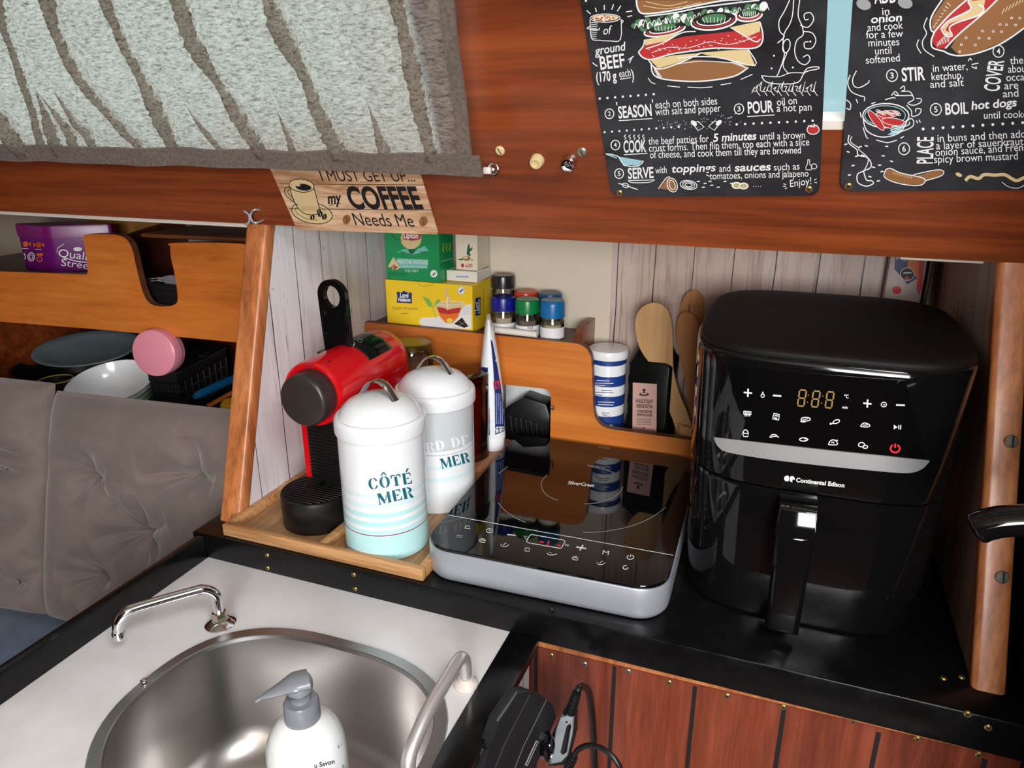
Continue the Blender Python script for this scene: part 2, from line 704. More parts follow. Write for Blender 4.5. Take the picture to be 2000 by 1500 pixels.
jar_glass = glass('clear jar glass', (0.93, 0.95, 0.94, 1))
brown_glass = glass('amber jar glass', srgb(190, 120, 60))


def pane_glass():
    m = Mat('window pane', (1, 1, 1, 1), 0.0)
    tr = m.n('ShaderNodeBsdfTransparent'); setin(tr, 'Color', (0.97, 1, 0.99, 1))
    gl = m.n('ShaderNodeBsdfGlossy'); setin(gl, 'Roughness', 0.02)
    mx = m.n('ShaderNodeMixShader'); setin(mx, 0, 0.05)
    m.l(tr.outputs[0], mx.inputs[1]); m.l(gl.outputs[0], mx.inputs[2])
    out = [n for n in m.t.nodes if n.type == 'OUTPUT_MATERIAL'][0]
    m.l(mx.outputs[0], out.inputs[0])
    return m.m


tint_glass = pane_glass()
olive_glass = plain('dark olive glass', (12, 15, 10), 0.22, Specular_IOR_Level=0.12)


def cloth(name, c1, c2, scale, rough=0.9, bump=0.3, sheen=0.3):
    m = Mat(name, c1, rough)
    v = m.coords((1, 1, 1))
    a = m.noise(v, scale, 5, 0.65)
    m.col(m.ramp(a, [(0.3, c1), (0.7, c2)]))
    m.bump(m.noise(v, scale * 4, 3, 0.7), bump, 0.001)
    setin(m.p, 'Sheen Weight', sheen)
    return m.m


cushion_cloth = cloth('taupe cushion velvet', srgb(104, 91, 85), srgb(121, 106, 99), 14, 0.8, 0.12, 0.35)
blue_velvet = cloth('blue velvet', srgb(40, 66, 96), srgb(78, 108, 138), 16, 0.7, 0.1, 0.5)
hem_cloth = cloth('taupe woven hem', srgb(84, 72, 64), srgb(118, 104, 94), 260, 0.95, 0.5, 0.1)


def curtain_material():
    """loosely brushed, translucent curtain cloth: light through one layer is pale, through folded layers brown"""
    m = Mat('brushed curtain cloth', (0.3, 0.25, 0.22, 1), 0.9)
    v = m.coords((110, 420, 420))
    a = m.noise(v, 1.0, 4, 0.7, 0.5)
    dif = m.n('ShaderNodeBsdfDiffuse')
    m.l(m.ramp(a, [(0.32, srgb(96, 80, 68)), (0.68, srgb(176, 170, 160))]), dif.inputs[0])
    tr = m.n('ShaderNodeBsdfTranslucent')
    m.l(m.ramp(a, [(0.30, (0.24, 0.19, 0.16, 1)), (0.50, (0.72, 0.67, 0.62, 1)), (0.72, (0.95, 0.92, 0.87, 1))]), tr.inputs[0])
    mx = m.n('ShaderNodeMixShader')
    setin(mx, 0, 0.72)
    m.l(dif.outputs[0], mx.inputs[1])
    m.l(tr.outputs[0], mx.inputs[2])
    bp = m.n('ShaderNodeBump')
    setin(bp, 'Strength', 0.4); setin(bp, 'Distance', 0.002)
    m.l(a, bp.inputs['Height'])
    m.l(bp.outputs[0], dif.inputs['Normal'])
    out = [n for n in m.t.nodes if n.type == 'OUTPUT_MATERIAL'][0]
    m.l(mx.outputs[0], out.inputs[0])
    return m.m


curtain_cloth = curtain_material()


def slate_material():
    m = Mat('chalkboard tin', srgb(30, 30, 33), 0.38)
    a = m.noise(m.coords((9, 9, 14)), 1, 5, 0.6, 0.6)
    m.col(m.ramp(a, [(0.35, srgb(20, 20, 22)), (0.7, srgb(52, 52, 57))]))
    return m.m


slate = slate_material()


def sign_wood():
    m = Mat('printed pale boards', srgb(200, 160, 116), 0.4)
    a = m.noise(m.coords((7, 60, 60)), 1, 5, 0.65, 0.8)
    m.col(m.ramp(a, [(0.26, srgb(110, 70, 48)), (0.42, srgb(186, 142, 102)), (0.58, srgb(222, 186, 152)), (0.8, srgb(232, 202, 170))]))
    return m.m


sign_boards = sign_wood()


# ------------------------------------------------------------------ the setting
T = R(25)                                              # the coachroof side leans in over the galley
PP = V((0, 0.80, 0.383))                               # its lower edge
PN = V((0, -math.cos(T), -math.sin(T)))                # its face, towards the room
PU = V((0, -math.sin(T), math.cos(T)))                 # up the slope


def cs(x, d, off=0.0):
    """point of the coachroof side: x along it, d up the slope, off into the room"""
    return V((x, 0, 0)) + V((0, PP.y, PP.z)) + PU * d + PN * off


def cs_px(px, py, off=0.0):
    p = on(px, py, PP + PN * off, PN)
    return p


HULL = 1.125
bm = B()
W1 = (-1.34, -0.346, 0.104, 0.52)
W2 = (-0.14, 0.20, 0.129, 0.46)
th = -PN * 0.018


def cs_rect(bm, x0, x1, d0, d1, vec=th, off=0.0, mi=0):
    slab(bm, [cs(x0, d0, off), cs(x1, d0, off), cs(x1, d1, off), cs(x0, d1, off)], vec, 0, mi)


cs_rect(bm, -2.2, 0.60, 0.0, W1[2])
cs_rect(bm, -2.2, W1[0], W1[2], W1[3])
cs_rect(bm, W1[1], 0.60, W1[2], W2[2])
cs_rect(bm, W1[1], W2[0], W2[2], W2[3])
cs_rect(bm, W2[1], 0.60, W2[2], W2[3])
cs_rect(bm, W1[1], 0.60, W2[3], W1[3])
cs_rect(bm, -2.2, 0.60, W1[3], 0.72)
struct('wall_upper', bm, mahogany)
for k, W in ((1, W1), (2, W2)):
    bm = B()
    cs_rect(bm, W[0], W[1], W[2], W[3], -PN * 0.004, -0.022)
    w = struct('window_%d' % k, bm, tint_glass, smooth=False)
    bm = B()
    for a in ((W[0], W[1], W[2] - 0.0005, W[2] + 0.008), (W[0], W[1], W[3] - 0.008, W[3]), (W[0], W[0] + 0.008, W[2] + 0.008, W[3] - 0.008), (W[1] - 0.008, W[1], W[2] + 0.008, W[3] - 0.008)):
        cs_rect(bm, *a, vec=-PN * 0.019, off=-0.001)
    mk('window_frame', bm, white_paint, w)

# galley partitions with their printed film, sheared like the posts
bm = B()
slab(bm, [(-0.655, 0.695, 0.0), (-0.655, HULL, 0.0), (-0.655, HULL, 0.42), (-0.655, 0.83, 0.42), (-0.655, 0.80, 0.36)], (-0.018, 0, 0))
struct('wall_left', bm, film_left, smooth=False)
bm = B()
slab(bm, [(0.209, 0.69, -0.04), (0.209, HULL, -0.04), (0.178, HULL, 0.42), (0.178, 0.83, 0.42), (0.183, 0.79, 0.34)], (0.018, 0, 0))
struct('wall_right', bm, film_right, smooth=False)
bm = B()
box(bm, (-0.655, HULL, -0.6), (0.26, HULL + 0.03, 0.425))
struct('wall_back', bm, cream)
bm = B()
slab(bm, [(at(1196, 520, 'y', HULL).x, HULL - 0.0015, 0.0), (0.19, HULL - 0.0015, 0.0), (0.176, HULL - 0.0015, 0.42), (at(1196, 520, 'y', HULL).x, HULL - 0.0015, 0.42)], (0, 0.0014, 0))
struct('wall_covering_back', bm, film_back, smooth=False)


def sloped_post(name, x0, x1, lean, ztop, m, zb=0.0):
    bm = B()
    rings = []
    zs = [zb + (ztop - zb) * k / 10 for k in range(11)]
    for i, z in enumerate(zs + [ztop + 0.004, ztop + 0.007]):
        s = 1.0 if i < 11 else (0.86, 0.55)[i - 11]
        y = 0.678 + 0.318 * z + 0.0115
        cx = (x0 + x1) / 2 + lean * z
        rings.append(rrect(cx, y, (x1 - x0) / 2 * s, 0.0115 * s, 0.006 * s, z, 4))
    loft(bm, rings)
    return struct(name, bm, m)


sloped_post('trim_1', -0.689, -0.6545, 0.0, 0.394, post_wood)
sloped_post('trim_2', 0.205, 0.2335, -0.068, 0.392, post_wood, -0.005)
# white deck-edge liner under the wooden side
bm = B()
slab(bm, [(-2.2, 0.835, 0.372), (-0.690, 0.835, 0.372), (-0.690, 0.835, 0.41), (-2.2, 0.835, 0.41)], (0, 0.02, 0), 0.003)
struct('trim_3', bm, white_paint)
bm = B()
box(bm, (0.10, 0.826, 0.3765), (0.174, 0.84, 0.40), 0.002)
struct('trim_4', bm, white_paint)
# dark bulkhead beyond the right post
bm = B()
box(bm, (0.250, 0.40, -1.0), (0.275, 0.668, 1.0))  # reaches forward out of view, added to shade the galley's right side
box(bm, (0.250, 0.668, -1.0), (0.275, HULL, 0.42))
struct('wall_shade_bulkhead', bm, plain('near black bulkhead paint', (16, 15, 16), 0.5))
# saloon hull and the rest of the cabin
bm = B()
box(bm, (-2.4, HULL + 0.02, -1.1), (-0.674, HULL + 0.05, 0.215))
struct('wall_saloon_low', bm, mahogany_dark)
bm = B()
box(bm, (-2.4, HULL + 0.02, 0.215), (-0.674, HULL + 0.05, 0.425))
struct('wall_saloon_high', bm, liner_grey)
bm = B()
box(bm, (-2.4, 0.856, 0.426), (1.6, 1.5, 0.445))
struct('ceiling_side_deck', bm, white_paint)
bm = B()
box(bm, (-2.4, -1.7, -1.1), (-2.37, HULL + 0.05, 1.03))
struct('wall_forward', bm, mahogany)
bm = B()
box(bm, (-2.4, -1.7, -1.12), (1.6, HULL + 0.05, -1.1))
struct('floor', bm, mahogany_dark)
bm = B()
box(bm, (-2.4, -1.7, 1.03), (0.15, 0.52, 1.06))
box(bm, (0.95, -1.7, 1.03), (1.6, 0.52, 1.06))
box(bm, (0.15, 0.15, 1.03), (0.95, 0.52, 1.06))
box(bm, (0.15, -1.7, 1.03), (0.95, -0.60, 1.06))
struct('ceiling', bm, cream)
bm = B()
box(bm, (-2.4, -1.73, -1.1), (1.6, -1.7, 0.1))
box(bm, (-2.4, -1.73, 0.1), (0.1, -1.7, 1.03))
box(bm, (1.1, -1.73, 0.1), (1.6, -1.7, 1.03))
struct('wall_rear', bm, mahogany_dark)
bm = B()
box(bm, (1.57, -1.7, -1.1), (1.6, HULL, 1.03))
struct('wall_starboard', bm, mahogany_dark)
bm = B()
box(bm, (0.2755, HULL + 0.001, -1.1), (1.57, HULL + 0.03, 0.425))
box(bm, (0.605, 0.56, 0.446), (1.57, 0.59, 1.03))
struct('wall_quarter', bm, mahogany_dark)

# ------------------------------------------------------------------ galley counter, sink peninsula, red front
YF = 0.6425
ctr = thing('galley_counter', 'black glossy painted galley worktop with a deep front lip carrying brass screws', 'worktop', (-0.22, 0.85, 0))
bm = B()
slab(bm, [(-0.70, YF, 0), (0.2485, YF, 0), (0.2485, HULL - 0.004, 0), (-0.652, HULL - 0.004, 0), (-0.652, 0.705, 0), (-0.70, 0.705, 0)], (0, 0, -0.04), 0.0022)
mk('counter_top', bm, black_paint, ctr)


def screw(parent, p, n, r=0.0034, m=brass, dome=0.0016):
    bm = B()
    n = V(n).normalized()
    M = n.to_track_quat('Z', 'Y').to_matrix()
    lathe(bm, [(r, -0.001), (r, dome * 0.4), (r * 0.7, dome), (r * 0.25, dome * 0.9), (r * 0.22, dome * 0.2), (0, dome * 0.2)], p, 12, M)
    # cross slot lips
    a = random.random() * PI
    for q in (a, a + PI / 2):
        t = M @ V((math.cos(q), math.sin(q), 0))
        s = M @ V((-math.sin(q), math.cos(q), 0))
        o = V(p) + n * dome * 0.75
        slab(bm, [o + t * r * .62 + s * r * .11, o - t * r * .62 + s * r * .11, o - t * r * .62 - s * r * .11, o + t * r * .62 - s * r * .11], n * dome * 0.35, mi=1)
    return mk('screw', bm, [m, dark_rubber], parent)


for px in ((522, 1084), (523, 1109), (691, 1122), (694, 1150)):
    screw(ctr, at(*px, 'y', YF), (0, -1, 0), 0.0030)
screw(ctr, at(1076, 1193, 'y', YF), (0, -1, 0), 0.0034, black_paint)
for px in ((1843, 1325), (1878, 1323)):
    screw(ctr, at(*px, 'z', 0.0), (0, 0, 1), 0.0030)
for px in ((1890, 1395), (1930, 1421)):
    screw(ctr, at(*px, 'y', YF), (0, -1, 0), 0.0034)

# sink worktop with a D-shaped cut-out
SC = (-0.4110, 0.425)
SA, SB, SF = 0.1522, 0.1270, 0.126


def dring(grow, z, n=72, down=0.0):
    out = []
    for k in range(n):
        a = 2 * PI * k / n
        c, s = math.cos(a), math.sin(a)
        e = 2.7 if s > 0 else 2.05
        bb = (SB if s > 0 else SF) + grow
        out.append(V((SC[0] + (SA + grow) * math.copysign(abs(c) ** (2 / e), c), SC[1] + bb * math.copysign(abs(s) ** (2 / e), s), z)))
    return out


ZS = -0.0355
sw = thing('sink_worktop', 'white moulded sink worktop edged in black, holding the round-fronted steel bowl', 'worktop', (-0.45, 0.4, ZS))
bm = B()
hole = dring(0.004, ZS)
X0, X1, Y0, Y1 = -0.680, -0.250, 0.16, YF + 0.0004
outer = []
for p in hole:
    d = V((p.x - SC[0], p.y - SC[1], 0))
    t = min(((X1 if d.x > 0 else X0) - SC[0]) / d.x if abs(d.x) > 1e-6 else 9, ((Y1 if d.y > 0 else Y0) - SC[1]) / d.y if abs(d.y) > 1e-6 else 9)
    outer.append(V((SC[0] + d.x * t, SC[1] + d.y * t, ZS)))
for (x, y) in ((X0, Y0), (X1, Y0), (X0, Y1), (X1, Y1)):
    i = min(range(len(outer)), key=lambda q: (outer[q] - V((x, y, ZS))).length)
    outer[i] = V((x, y, ZS))
hv = [[bm.verts.new(p - V((0, 0, dz))) for p in hole] for dz in (0, 0.012)]
ov = [[bm.verts.new(p - V((0, 0, dz))) for p in outer] for dz in (0, 0.012)]
nn = len(hole)
for i in range(nn):
    j = (i + 1) % nn
    bm.faces.new((hv[0][i], hv[0][j], ov[0][j], ov[0][i]))
    bm.faces.new((hv[1][i], ov[1][i], ov[1][j], hv[1][j]))
    bm.faces.new((hv[0][i], hv[1][i], hv[1][j], hv[0][j]))
    bm.faces.new((ov[0][i], ov[0][j], ov[1][j], ov[1][i]))
mk('sink_top', bm, gelcoat, sw, sharp=30)
bm = B()
box(bm, (-0.692, 0.15, -0.075), (-0.680, YF - 0.0004, -0.002), 0.003)
mk('edge_rail', bm, black_paint, sw)
bm = B()
box(bm, (-0.250, 0.15, -0.047), (-0.215, YF - 0.0004, ZS + 0.0012), 0.0016)
mk('edge_rail', bm, black_paint, sw)
bm = B()
box(bm, (-0.692, 0.136, -0.075), (-0.215, 0.150, ZS + 0.002), 0.002)
mk('edge_rail', bm, black_paint, sw)

sb = thing('sink_bowl', 'brushed stainless steel sink bowl with a straight back, set in the white worktop', 'sink', (SC[0], SC[1], ZS))
bm = B()
lo = [dring(0.0, ZS + 0.0026), dring(0.0115, ZS + 0.0022), dring(0.013, ZS + 0.0003)]
loft(bm, [dring(-0.0015, ZS - 0.003), dring(-0.0006, ZS + 0.0010), dring(0.0006, ZS + 0.0016), dring(0.0115, ZS + 0.0014), dring(0.0126, ZS + 0.0003)], False, False)
mk('rim', bm, steel_rim, sb, sharp=20)
bm = B()
prof = [(-0.0015, -0.003), (-0.003, -0.02), (-0.008, -0.07), (-0.014, -0.105), (-0.024, -0.125), (-0.045, -0.138), (-0.08, -0.143), (-0.115, -0.146)]
rings = [dring(g, ZS + z) for g, z in prof]
loft(bm, rings, False, True)
mk('basin', bm, steel, sb, sharp=80)
bm = B()
lathe(bm, [(0.028, 0.0005), (0.027, 0.002), (0.018, 0.001), (0.006, 0.001), (0, 0.001)], (SC[0] + .01, SC[1] - 0.0, ZS - 0.1458), 28)
mk('drain', bm, steel_rim, sb)
p = at(281, 1330, 'z', ZS + 0.003)
bm = B()
lathe(bm, [(0.0035, 0), (0.0035, 0.0012), (0.002, 0.002), (0, 0.002)], p, 12)
mk('clip_screw', bm, chrome, sb)

# the body of the peninsula and the red boarded front
bm = B()
box(bm, (-0.243, 0.17, -1.10), (-0.228, 0.646, -0.0475))
one('peninsula_side_panel', 'pale plank-film side panel of the sink cabinet under the black edge', 'cabinet panel', bm, film_side, (-0.23, 0.4, -1.1), smooth=False)
bm = B()
box(bm, (-0.690, 0.17, -1.10), (-0.676, 0.66, -0.078))
one('peninsula_end_panel', 'dark wooden end panel of the sink cabinet facing the settee', 'cabinet panel', bm, mahogany_dark, (-0.68, 0.4, -1.1))
fp = thing('cabinet_front', 'red cherry boarded cabinet front with black joints and brass screws below the black worktop', 'cabinet front', (0.0, 0.66, -1.1))
YR = 0.651
bm = B()
box(bm, (-0.243, YR, -1.10), (0.2485, YR + 0.014, -0.041))
for px in (1047, 1200, 1357, 1531, 1716, 1925):
    x = at(px, 1255 + (px - 1050) * 0.235 + 20, 'y', YR).x
    box(bm, (x - 0.0022, YR - 0.0004, -1.10), (x + 0.0022, YR + 0.001, -0.0535), mi=1)
mk('boarding', bm, [red_film, ink_black], fp, smooth=False)
bm = B()
slab(bm, [(-0.2195, YR - 0.003, -0.0505), (0.2485, YR - 0.003, -0.0435), (0.2485, YR - 0.003, -0.0405), (-0.2195, YR - 0.003, -0.0405)], (0, 0.003, 0), 0.0006)
mk('top_trim', bm, post_wood, fp)
for px in ((1077, 1280), (1142, 1297), (1227, 1311), (1307, 1333), (1420, 1359), (1530, 1381), (1667, 1408), (1792, 1443), (1912, 1474)):
    screw(fp, at(*px, 'y', YR), (0, -1, 0), 0.0034, screw_grey if px[0] in (1142, 1227) else brass)


# ------------------------------------------------------------------ on the coachroof side: curtain, signs, fittings
def px_cs(px, py, off):
    p = cs_px(px, py, off)
    r = p - (V((0, PP.y, PP.z)) + PN * off)
    return (p.x, r.dot(PU))


cur = thing('curtain', 'taupe brushed cloth curtain with pleats, glowing pale over the window', 'curtain', (-0.8, 0.77, 0.44))
OFF = 0.045
PLEATS = [  # photograph polylines of the folds, and how wide each one is gathered
    ([(-320, -20), (-250, 120), (-150, 284)], 0.008), ([(-190, -20), (-120, 120), (-40, 284)], 0.008),
    ([(-60, 150), (10, 230), (52, 290)], 0.013), ([(-20, 180), (60, 262), (88, 292)], 0.010),
    ([(2, -10), (16, 60), (40, 130), (62, 200), (84, 284)], 0.006),
    ([(30, 190), (90, 249), (129, 288)], 0.009), ([(105, 176), (135, 216), (180, 270), (195, 290)], 0.008),
    ([(99, 0), (114, 60), (141, 120), (186, 186), (228, 234), (288, 294)], 0.0075),
    ([(213, 0), (240, 75), (270, 135), (300, 186), (324, 240), (345, 294)], 0.009),
    ([(363, 205), (390, 240), (435, 290)], 0.006),
    ([(357, 0), (378, 66), (420, 144), (468, 216), (516, 294)], 0.0085),
    ([(539, 214), (560, 258), (575, 294)], 0.006),
    ([(530, 0), (566, 78), (602, 156), (632, 228), (668, 294)], 0.009),
    ([(718, 196), (740, 252), (755, 294)], 0.006),
    ([(776, 0), (794, 66), (812, 144), (827, 225), (845, 294)], 0.008)]
HEM_L, HEM_R = px_cs(0, 311, OFF + 0.006), px_cs(945, 340, OFF + 0.006)
DLO, DHI = HEM_R[1] + 0.014, 0.62
XR = lambda d: px_cs(905, 300, OFF)[0] + (d - px_cs(905, 300, OFF)[1]) * (px_cs(868, 0, OFF)[0] - px_cs(905, 300, OFF)[0]) / (px_cs(868, 0, OFF)[1] - px_cs(905, 300, OFF)[1])
folds = []
for pl, w in PLEATS:
    q = [px_cs(*p, OFF) for p in pl][::-1]
    q.sort(key=lambda t: t[1])
    folds.append((q, w, pl[0][1] > 100))


def fold_x(q, d):
    if d <= q[0][1]: a, b = q[0], q[1]
    elif d >= q[-1][1]:
        a, b = q[-2], q[-1]
        s = (b[0] - a[0]) / max(1e-6, b[1] - a[1])
        return b[0] + max(-0.35, min(0.1, s)) * 0.5 * min(d - b[1], 0.12)
    else:
        for a, b in zip(q, q[1:]):
            if a[1] <= d <= b[1]: break
    t = (d - a[1]) / max(1e-6, b[1] - a[1])
    return a[0] + (b[0] - a[0]) * t


folds.sort(key=lambda f: fold_x(f[0], DLO))
rows = []
ND = 150
for k in range(ND + 1):
    d = DLO + (DHI - DLO) * k / ND
    xl, xr = -1.42, XR(d)
    xs = []
    for q, w, short in folds:
        x = fold_x(q, d)
        f = 1.0
        if short:
            top = q[-1][1]
            f = max(0.0, min(1.0, (top - d) / 0.05))
        xs.append([x, max(w * f, 0.00012)])
    for i in range(len(xs)):                          # keep the folds in order
        lo_ = (xs[i - 1][0] + xs[i - 1][1] * 1.6 if i else xl) + xs[i][1] * 1.6 + 0.002
        xs[i][0] = max(xs[i][0], lo_)
    row = []
    cur_x = xl
    wav = lambda x: 0.0025 * math.sin(x * 31 + d * 9) + 0.002 * noise.noise(V((x * 18, d * 14, 3)))
    for i, (x, w) in enumerate(xs + [[xr, None]]):
        end = x - 1.5 * w if w else xr
        for j in range(7):
            t = j / 6
            xx = cur_x + (end - cur_x) * t
            bul = math.sin(PI * t) * min(0.010, 0.09 * (end - cur_x))
            row.append((xx, OFF + wav(xx) * 0.6 + bul))
        if w:
            b = OFF + wav(x) * 0.6
            w *= 0.80 + 0.5 * noise.noise(V((x * 8, d * 22, 9)))
            jit = lambda: random.uniform(-0.30, 0.30) * w
            for (ax, an) in ((-0.4, 0.22), (0.6, 0.34), (1.0, 0.5), (0.95, 0.72), (0.0, 0.86), (-0.8, 0.95), (-1.0, 1.15), (-0.7, 1.38), (0.2, 1.45), (0.9, 1.0)):
                row.append((x + ax * w + (jit() if abs(ax) > .5 else 0), b + an * w))
            cur_x = x + 1.5 * w
    rows.append([cs(x, d, o) for x, o in row])
bm = B()
loft(bm, rows, False, False, False)
mk('cloth', bm, curtain_cloth, cur, sharp=180)


def strip(bm, pts, side, n, th):
    """a ribbon with thickness: pts along one edge, side = width vectors, n = out"""
    loft(bm, [[p, p + s, p + s + n * th, p + n * th] for p, s in zip(pts, side)], True, True)


bm = B()
pts, sd = [], []
for k in range(90):
    x = -1.42 + (HEM_R[0] + 1.42) * k / 89
    o = OFF + 0.006 + 0.0035 * math.sin(x * 57) * (0.4 + 0.6 * noise.noise(V((x * 9, 0, 1))))
    pts.append(cs(x, HEM_L[1] + (HEM_R[1] - HEM_L[1]) * (x - HEM_L[0]) / (HEM_R[0] - HEM_L[0]) + 0.002 * noise.noise(V((x * 7, 2, 0))) , o))
    sd.append(PU * (0.0215 + 0.002 * noise.noise(V((x * 20, 5, 0)))))
strip(bm, pts, sd, PN, 0.004)
mk('bottom_hem', bm, hem_cloth, cur, sharp=80)
bm = B()
pts, sd = [], []
for k in range(40):
    d = DLO + 0.004 + (DHI - DLO - 0.004) * k / 39
    x = XR(d) - 0.002 + 0.002 * noise.noise(V((d * 12, 1, 7)))
    pts.append(cs(x, d, OFF + 0.004 + 0.002 * math.sin(d * 60)))
    sd.append(V((0.0135, 0, 0)))
strip(bm, pts, sd, PN, 0.004)
mk('side_hem', bm, hem_cloth, cur, sharp=80)
bm = B()
box(bm, (-0.002, -0.0035, -0.0035), (0.006, 0.0035, 0.0035), 0.001, Matrix.Translation(at(949, 333, 'y', 0.742)))
mk('rod_cap', bm, white_paint, cur)
p = cs_px(963, 331, 0.0)
q = at(963, 331, 'y', 0.742)
bm = B()
nrm = (p - q).normalized()
tube(bm, [p, p + (q - p) * 0.3, p + (q - p) * .86], 0.0011, 8)
rr = 0.0058
ang = [V((math.cos(a), 0, math.sin(a))) * rr for a in [2 * PI * k / 16 for k in range(16)]]
tube(bm, [q + v for v in ang + ang[:1]], 0.0010, 8, 2)
tube(bm, [q + V((-0.009, 0, -0.001)), q + V((-0.004, 0, 0.001)), q + V((0.001, 0, -0.003))], 0.0009, 8)
one('hook', 'small wire screw eye holding the bottom right corner of the curtain', 'hook', bm, chrome, p)

# knobs and screws on the wood
for name, lab, px, r, prof, m in (
        ('screw', 'pale slotted screw nearest the curtain corner on the mahogany side', (977, 294), 0.0052, [(1, 0), (1, .2), (.75, .42), (0, .45)], ink_cream),
        ('screw', 'slotted screw head above the chrome knob left of the burger sign', (1137, 297), 0.0052, [(1, 0), (1, .2), (.75, .42), (0, .45)], screw_grey),
        ('knob', 'small cream plastic knob on the mahogany below the curtain corner', (1050, 313), 0.0072, [(1.05, 0), (1, .7), (.85, 1.1), (.62, 1.15), (.55, .8), (.3, .75), (.25, .95), (0, .95)], ink_cream),
        ('knob', 'small chrome knob on the mahogany just left of the burger sign', (1113, 316), 0.0080, [(1.05, 0), (1, .7), (.85, 1.1), (.62, 1.15), (.55, .8), (.3, .75), (.25, .95), (0, .95)], chrome)):
    p = cs_px(*px, 0.0)
    bm = B()
    M = PN.to_track_quat('Z', 'X').to_matrix()
    lathe(bm, [(a * r, b * r) for a, b in prof], p, 24, M)
    if name == 'screw':
        s = p + PN * (r * .45)
        u, v = M @ V((0.9, .4, 0)).normalized(), M @ V((-.4, .9, 0)).normalized()
        slab(bm, [s + u * r * .7 + v * r * .09, s - u * r * .7 + v * r * .09, s - u * r * .7 - v * r * .09, s + u * r * .7 - v * r * .09], PN * 0.0003, mi=1)
    one(name, lab, 'screw' if name == 'screw' else 'knob', bm, [m, dark_rubber], p)


def sign_panel(parent, bl, br, up, m, rad=0.011, name='sign_panel'):
    """tin sheet on the slope: bottom corners and the edge going up, rounded at the corners"""
    bl, br, up = V(bl), V(br), V(up)
    quad = [bl, br, br + up, bl + up]
    pts = []
    for i in range(4):
        a, b, c = quad[i - 1], quad[i], quad[(i + 1) % 4]
        e1, e2 = (a - b).normalized(), (c - b).normalized()
        for k in range(6):
            t = k / 5
            pts.append(b + e1 * rad * (1 - t) ** 2 + e2 * rad * t ** 2)
    bm = B()
    slab(bm, [cs(p.x, p.y, 0.0012) for p in pts], PN * 0.0018, 0.0004)
    return mk(name, bm, m, parent)


SIGN_PLANE = (cs(0, 0, 0.0031), PN)
WH, GR, RD, GN, BR, CM, BL, GD, BK = range(9)
INKS = [ink_white, ink_grey, ink_red, ink_green, ink_brown, ink_cream, ink_blue, ink_gold, ink_black]


class ZoomPrint(Print):
    """a Print whose coordinates are those of an enlarged crop of the photograph"""

    def __init__(self, x0, y0, k, **kw):
        super().__init__(**kw)
        self.z = (x0, y0, k)

    def pt(self, p, lift):
        x0, y0, k = self.z
        return super().pt((x0 + p[0] / k, y0 + p[1] / k), lift)


def dots(P, a, b, n, r, mi=WH):
    for k in range(n):
        t = k / (n - 1)
        P.disc((a[0] + (b[0] - a[0]) * t, a[1] + (b[1] - a[1]) * t), r, r, mi, 8)


def number(P, c, s, r=32):
    P.ring(c, r, r + 3, 7, WH)
    P.text(s, (c[0] - r * .30, c[1] + r * .52), (c[0] + r * .34, c[1] + r * .48), r * 1.05, WH, 0.01)


# --- the hamburger recipe sign
s1 = thing('recipe_sign', 'black chalk-style recipe sign with a hamburger drawing, left of the narrow window gap', 'sign', cs(-0.085, 0.2, 0.001))
s1p = sign_panel(s1, (-0.1845, 0.058), (0.0165, 0.0655), (-0.025, 0.297), slate)
P = ZoomPrint(1100, 0, 3.7037, plane=SIGN_PLANE)
T1 = P.text
number(P, (335, 822), '2'); number(P, (1272, 787), '3', 34); number(P, (378, 1048), '4'); number(P, (405, 1255), '5')
T1('of', (288, 250), (345, 244), 62, WH, 0, None, 0.25)
T1('ground', (232, 398), (447, 362), 62, WH, 0.012, None, 0.2)
T1('BEEF', (272, 503), (450, 480), 96, WH, 0.015)
T1('(170 g', (242, 592), (388, 578), 70, WH, 0.02)
T1('each', (408, 560), (490, 548), 56, WH, 0.0)
T1(')', (496, 572), (514, 570), 70, WH, 0.02)
T1('SEASON', (402, 855), (642, 836), 86, WH, 0.02)
T1("'", (388, 800), (397, 799), 60, WH, 0.02)
T1("'", (648, 780), (656, 779), 60, WH, 0.02)
T1('each on both sides', (668, 784), (1115, 754), 56, WH, 0.0)
T1('with salt and pepper', (668, 834), (1140, 806), 56, WH, 0.0)
T1('POUR', (1338, 820), (1523, 808), 84, WH, 0.02)
T1('oil on', (1548, 764), (1692, 750), 56, WH, 0.0)
T1('a hot pan', (1545, 808), (1797, 798), 56, WH, 0.0)
T1('COOK', (438, 1102), (602, 1096), 86, WH, 0.02)
T1('the beef patties for', (618, 1046), (1055, 1026), 54, WH, 0.0)
T1('5 minutes', (1085, 1024), (1395, 1008), 58, WH, 0.02, None, 0.15)
T1('until a brown', (1425, 1010), (1750, 1000), 54, WH, 0.0)
T1('crust forms. Then flip them, top each with a slice', (622, 1096), (1780, 1050), 54, WH, 0.0)
T1('of cheese, and cook them till they are browned', (628, 1144), (1720, 1108), 54, WH, 0.0)
T1('SERVE', (470, 1292), (655, 1284), 78, WH, 0.02)
T1('with', (668, 1254), (750, 1250), 50, WH, 0.0)
T1('toppings', (782, 1248), (1100, 1236), 56, WH, 0.014, None, 0.15)
T1('and', (1130, 1242), (1210, 1238), 50, WH, 0.0)
T1('sauces', (1240, 1238), (1500, 1230), 56, WH, 0.02, None, 0.15)
T1('such as', (1525, 1232), (1710, 1224), 50, WH, 0.0)
T1('tomatoes, onions and jalapeno', (1060, 1296), (1775, 1276), 50, WH, 0.0)
T1('Enjoy!', (1642, 1352), (1795, 1330), 52, WH, 0.0, None, 0.1)
T1('1', (158, 10), (172, 10), 60, WH, 0.02)
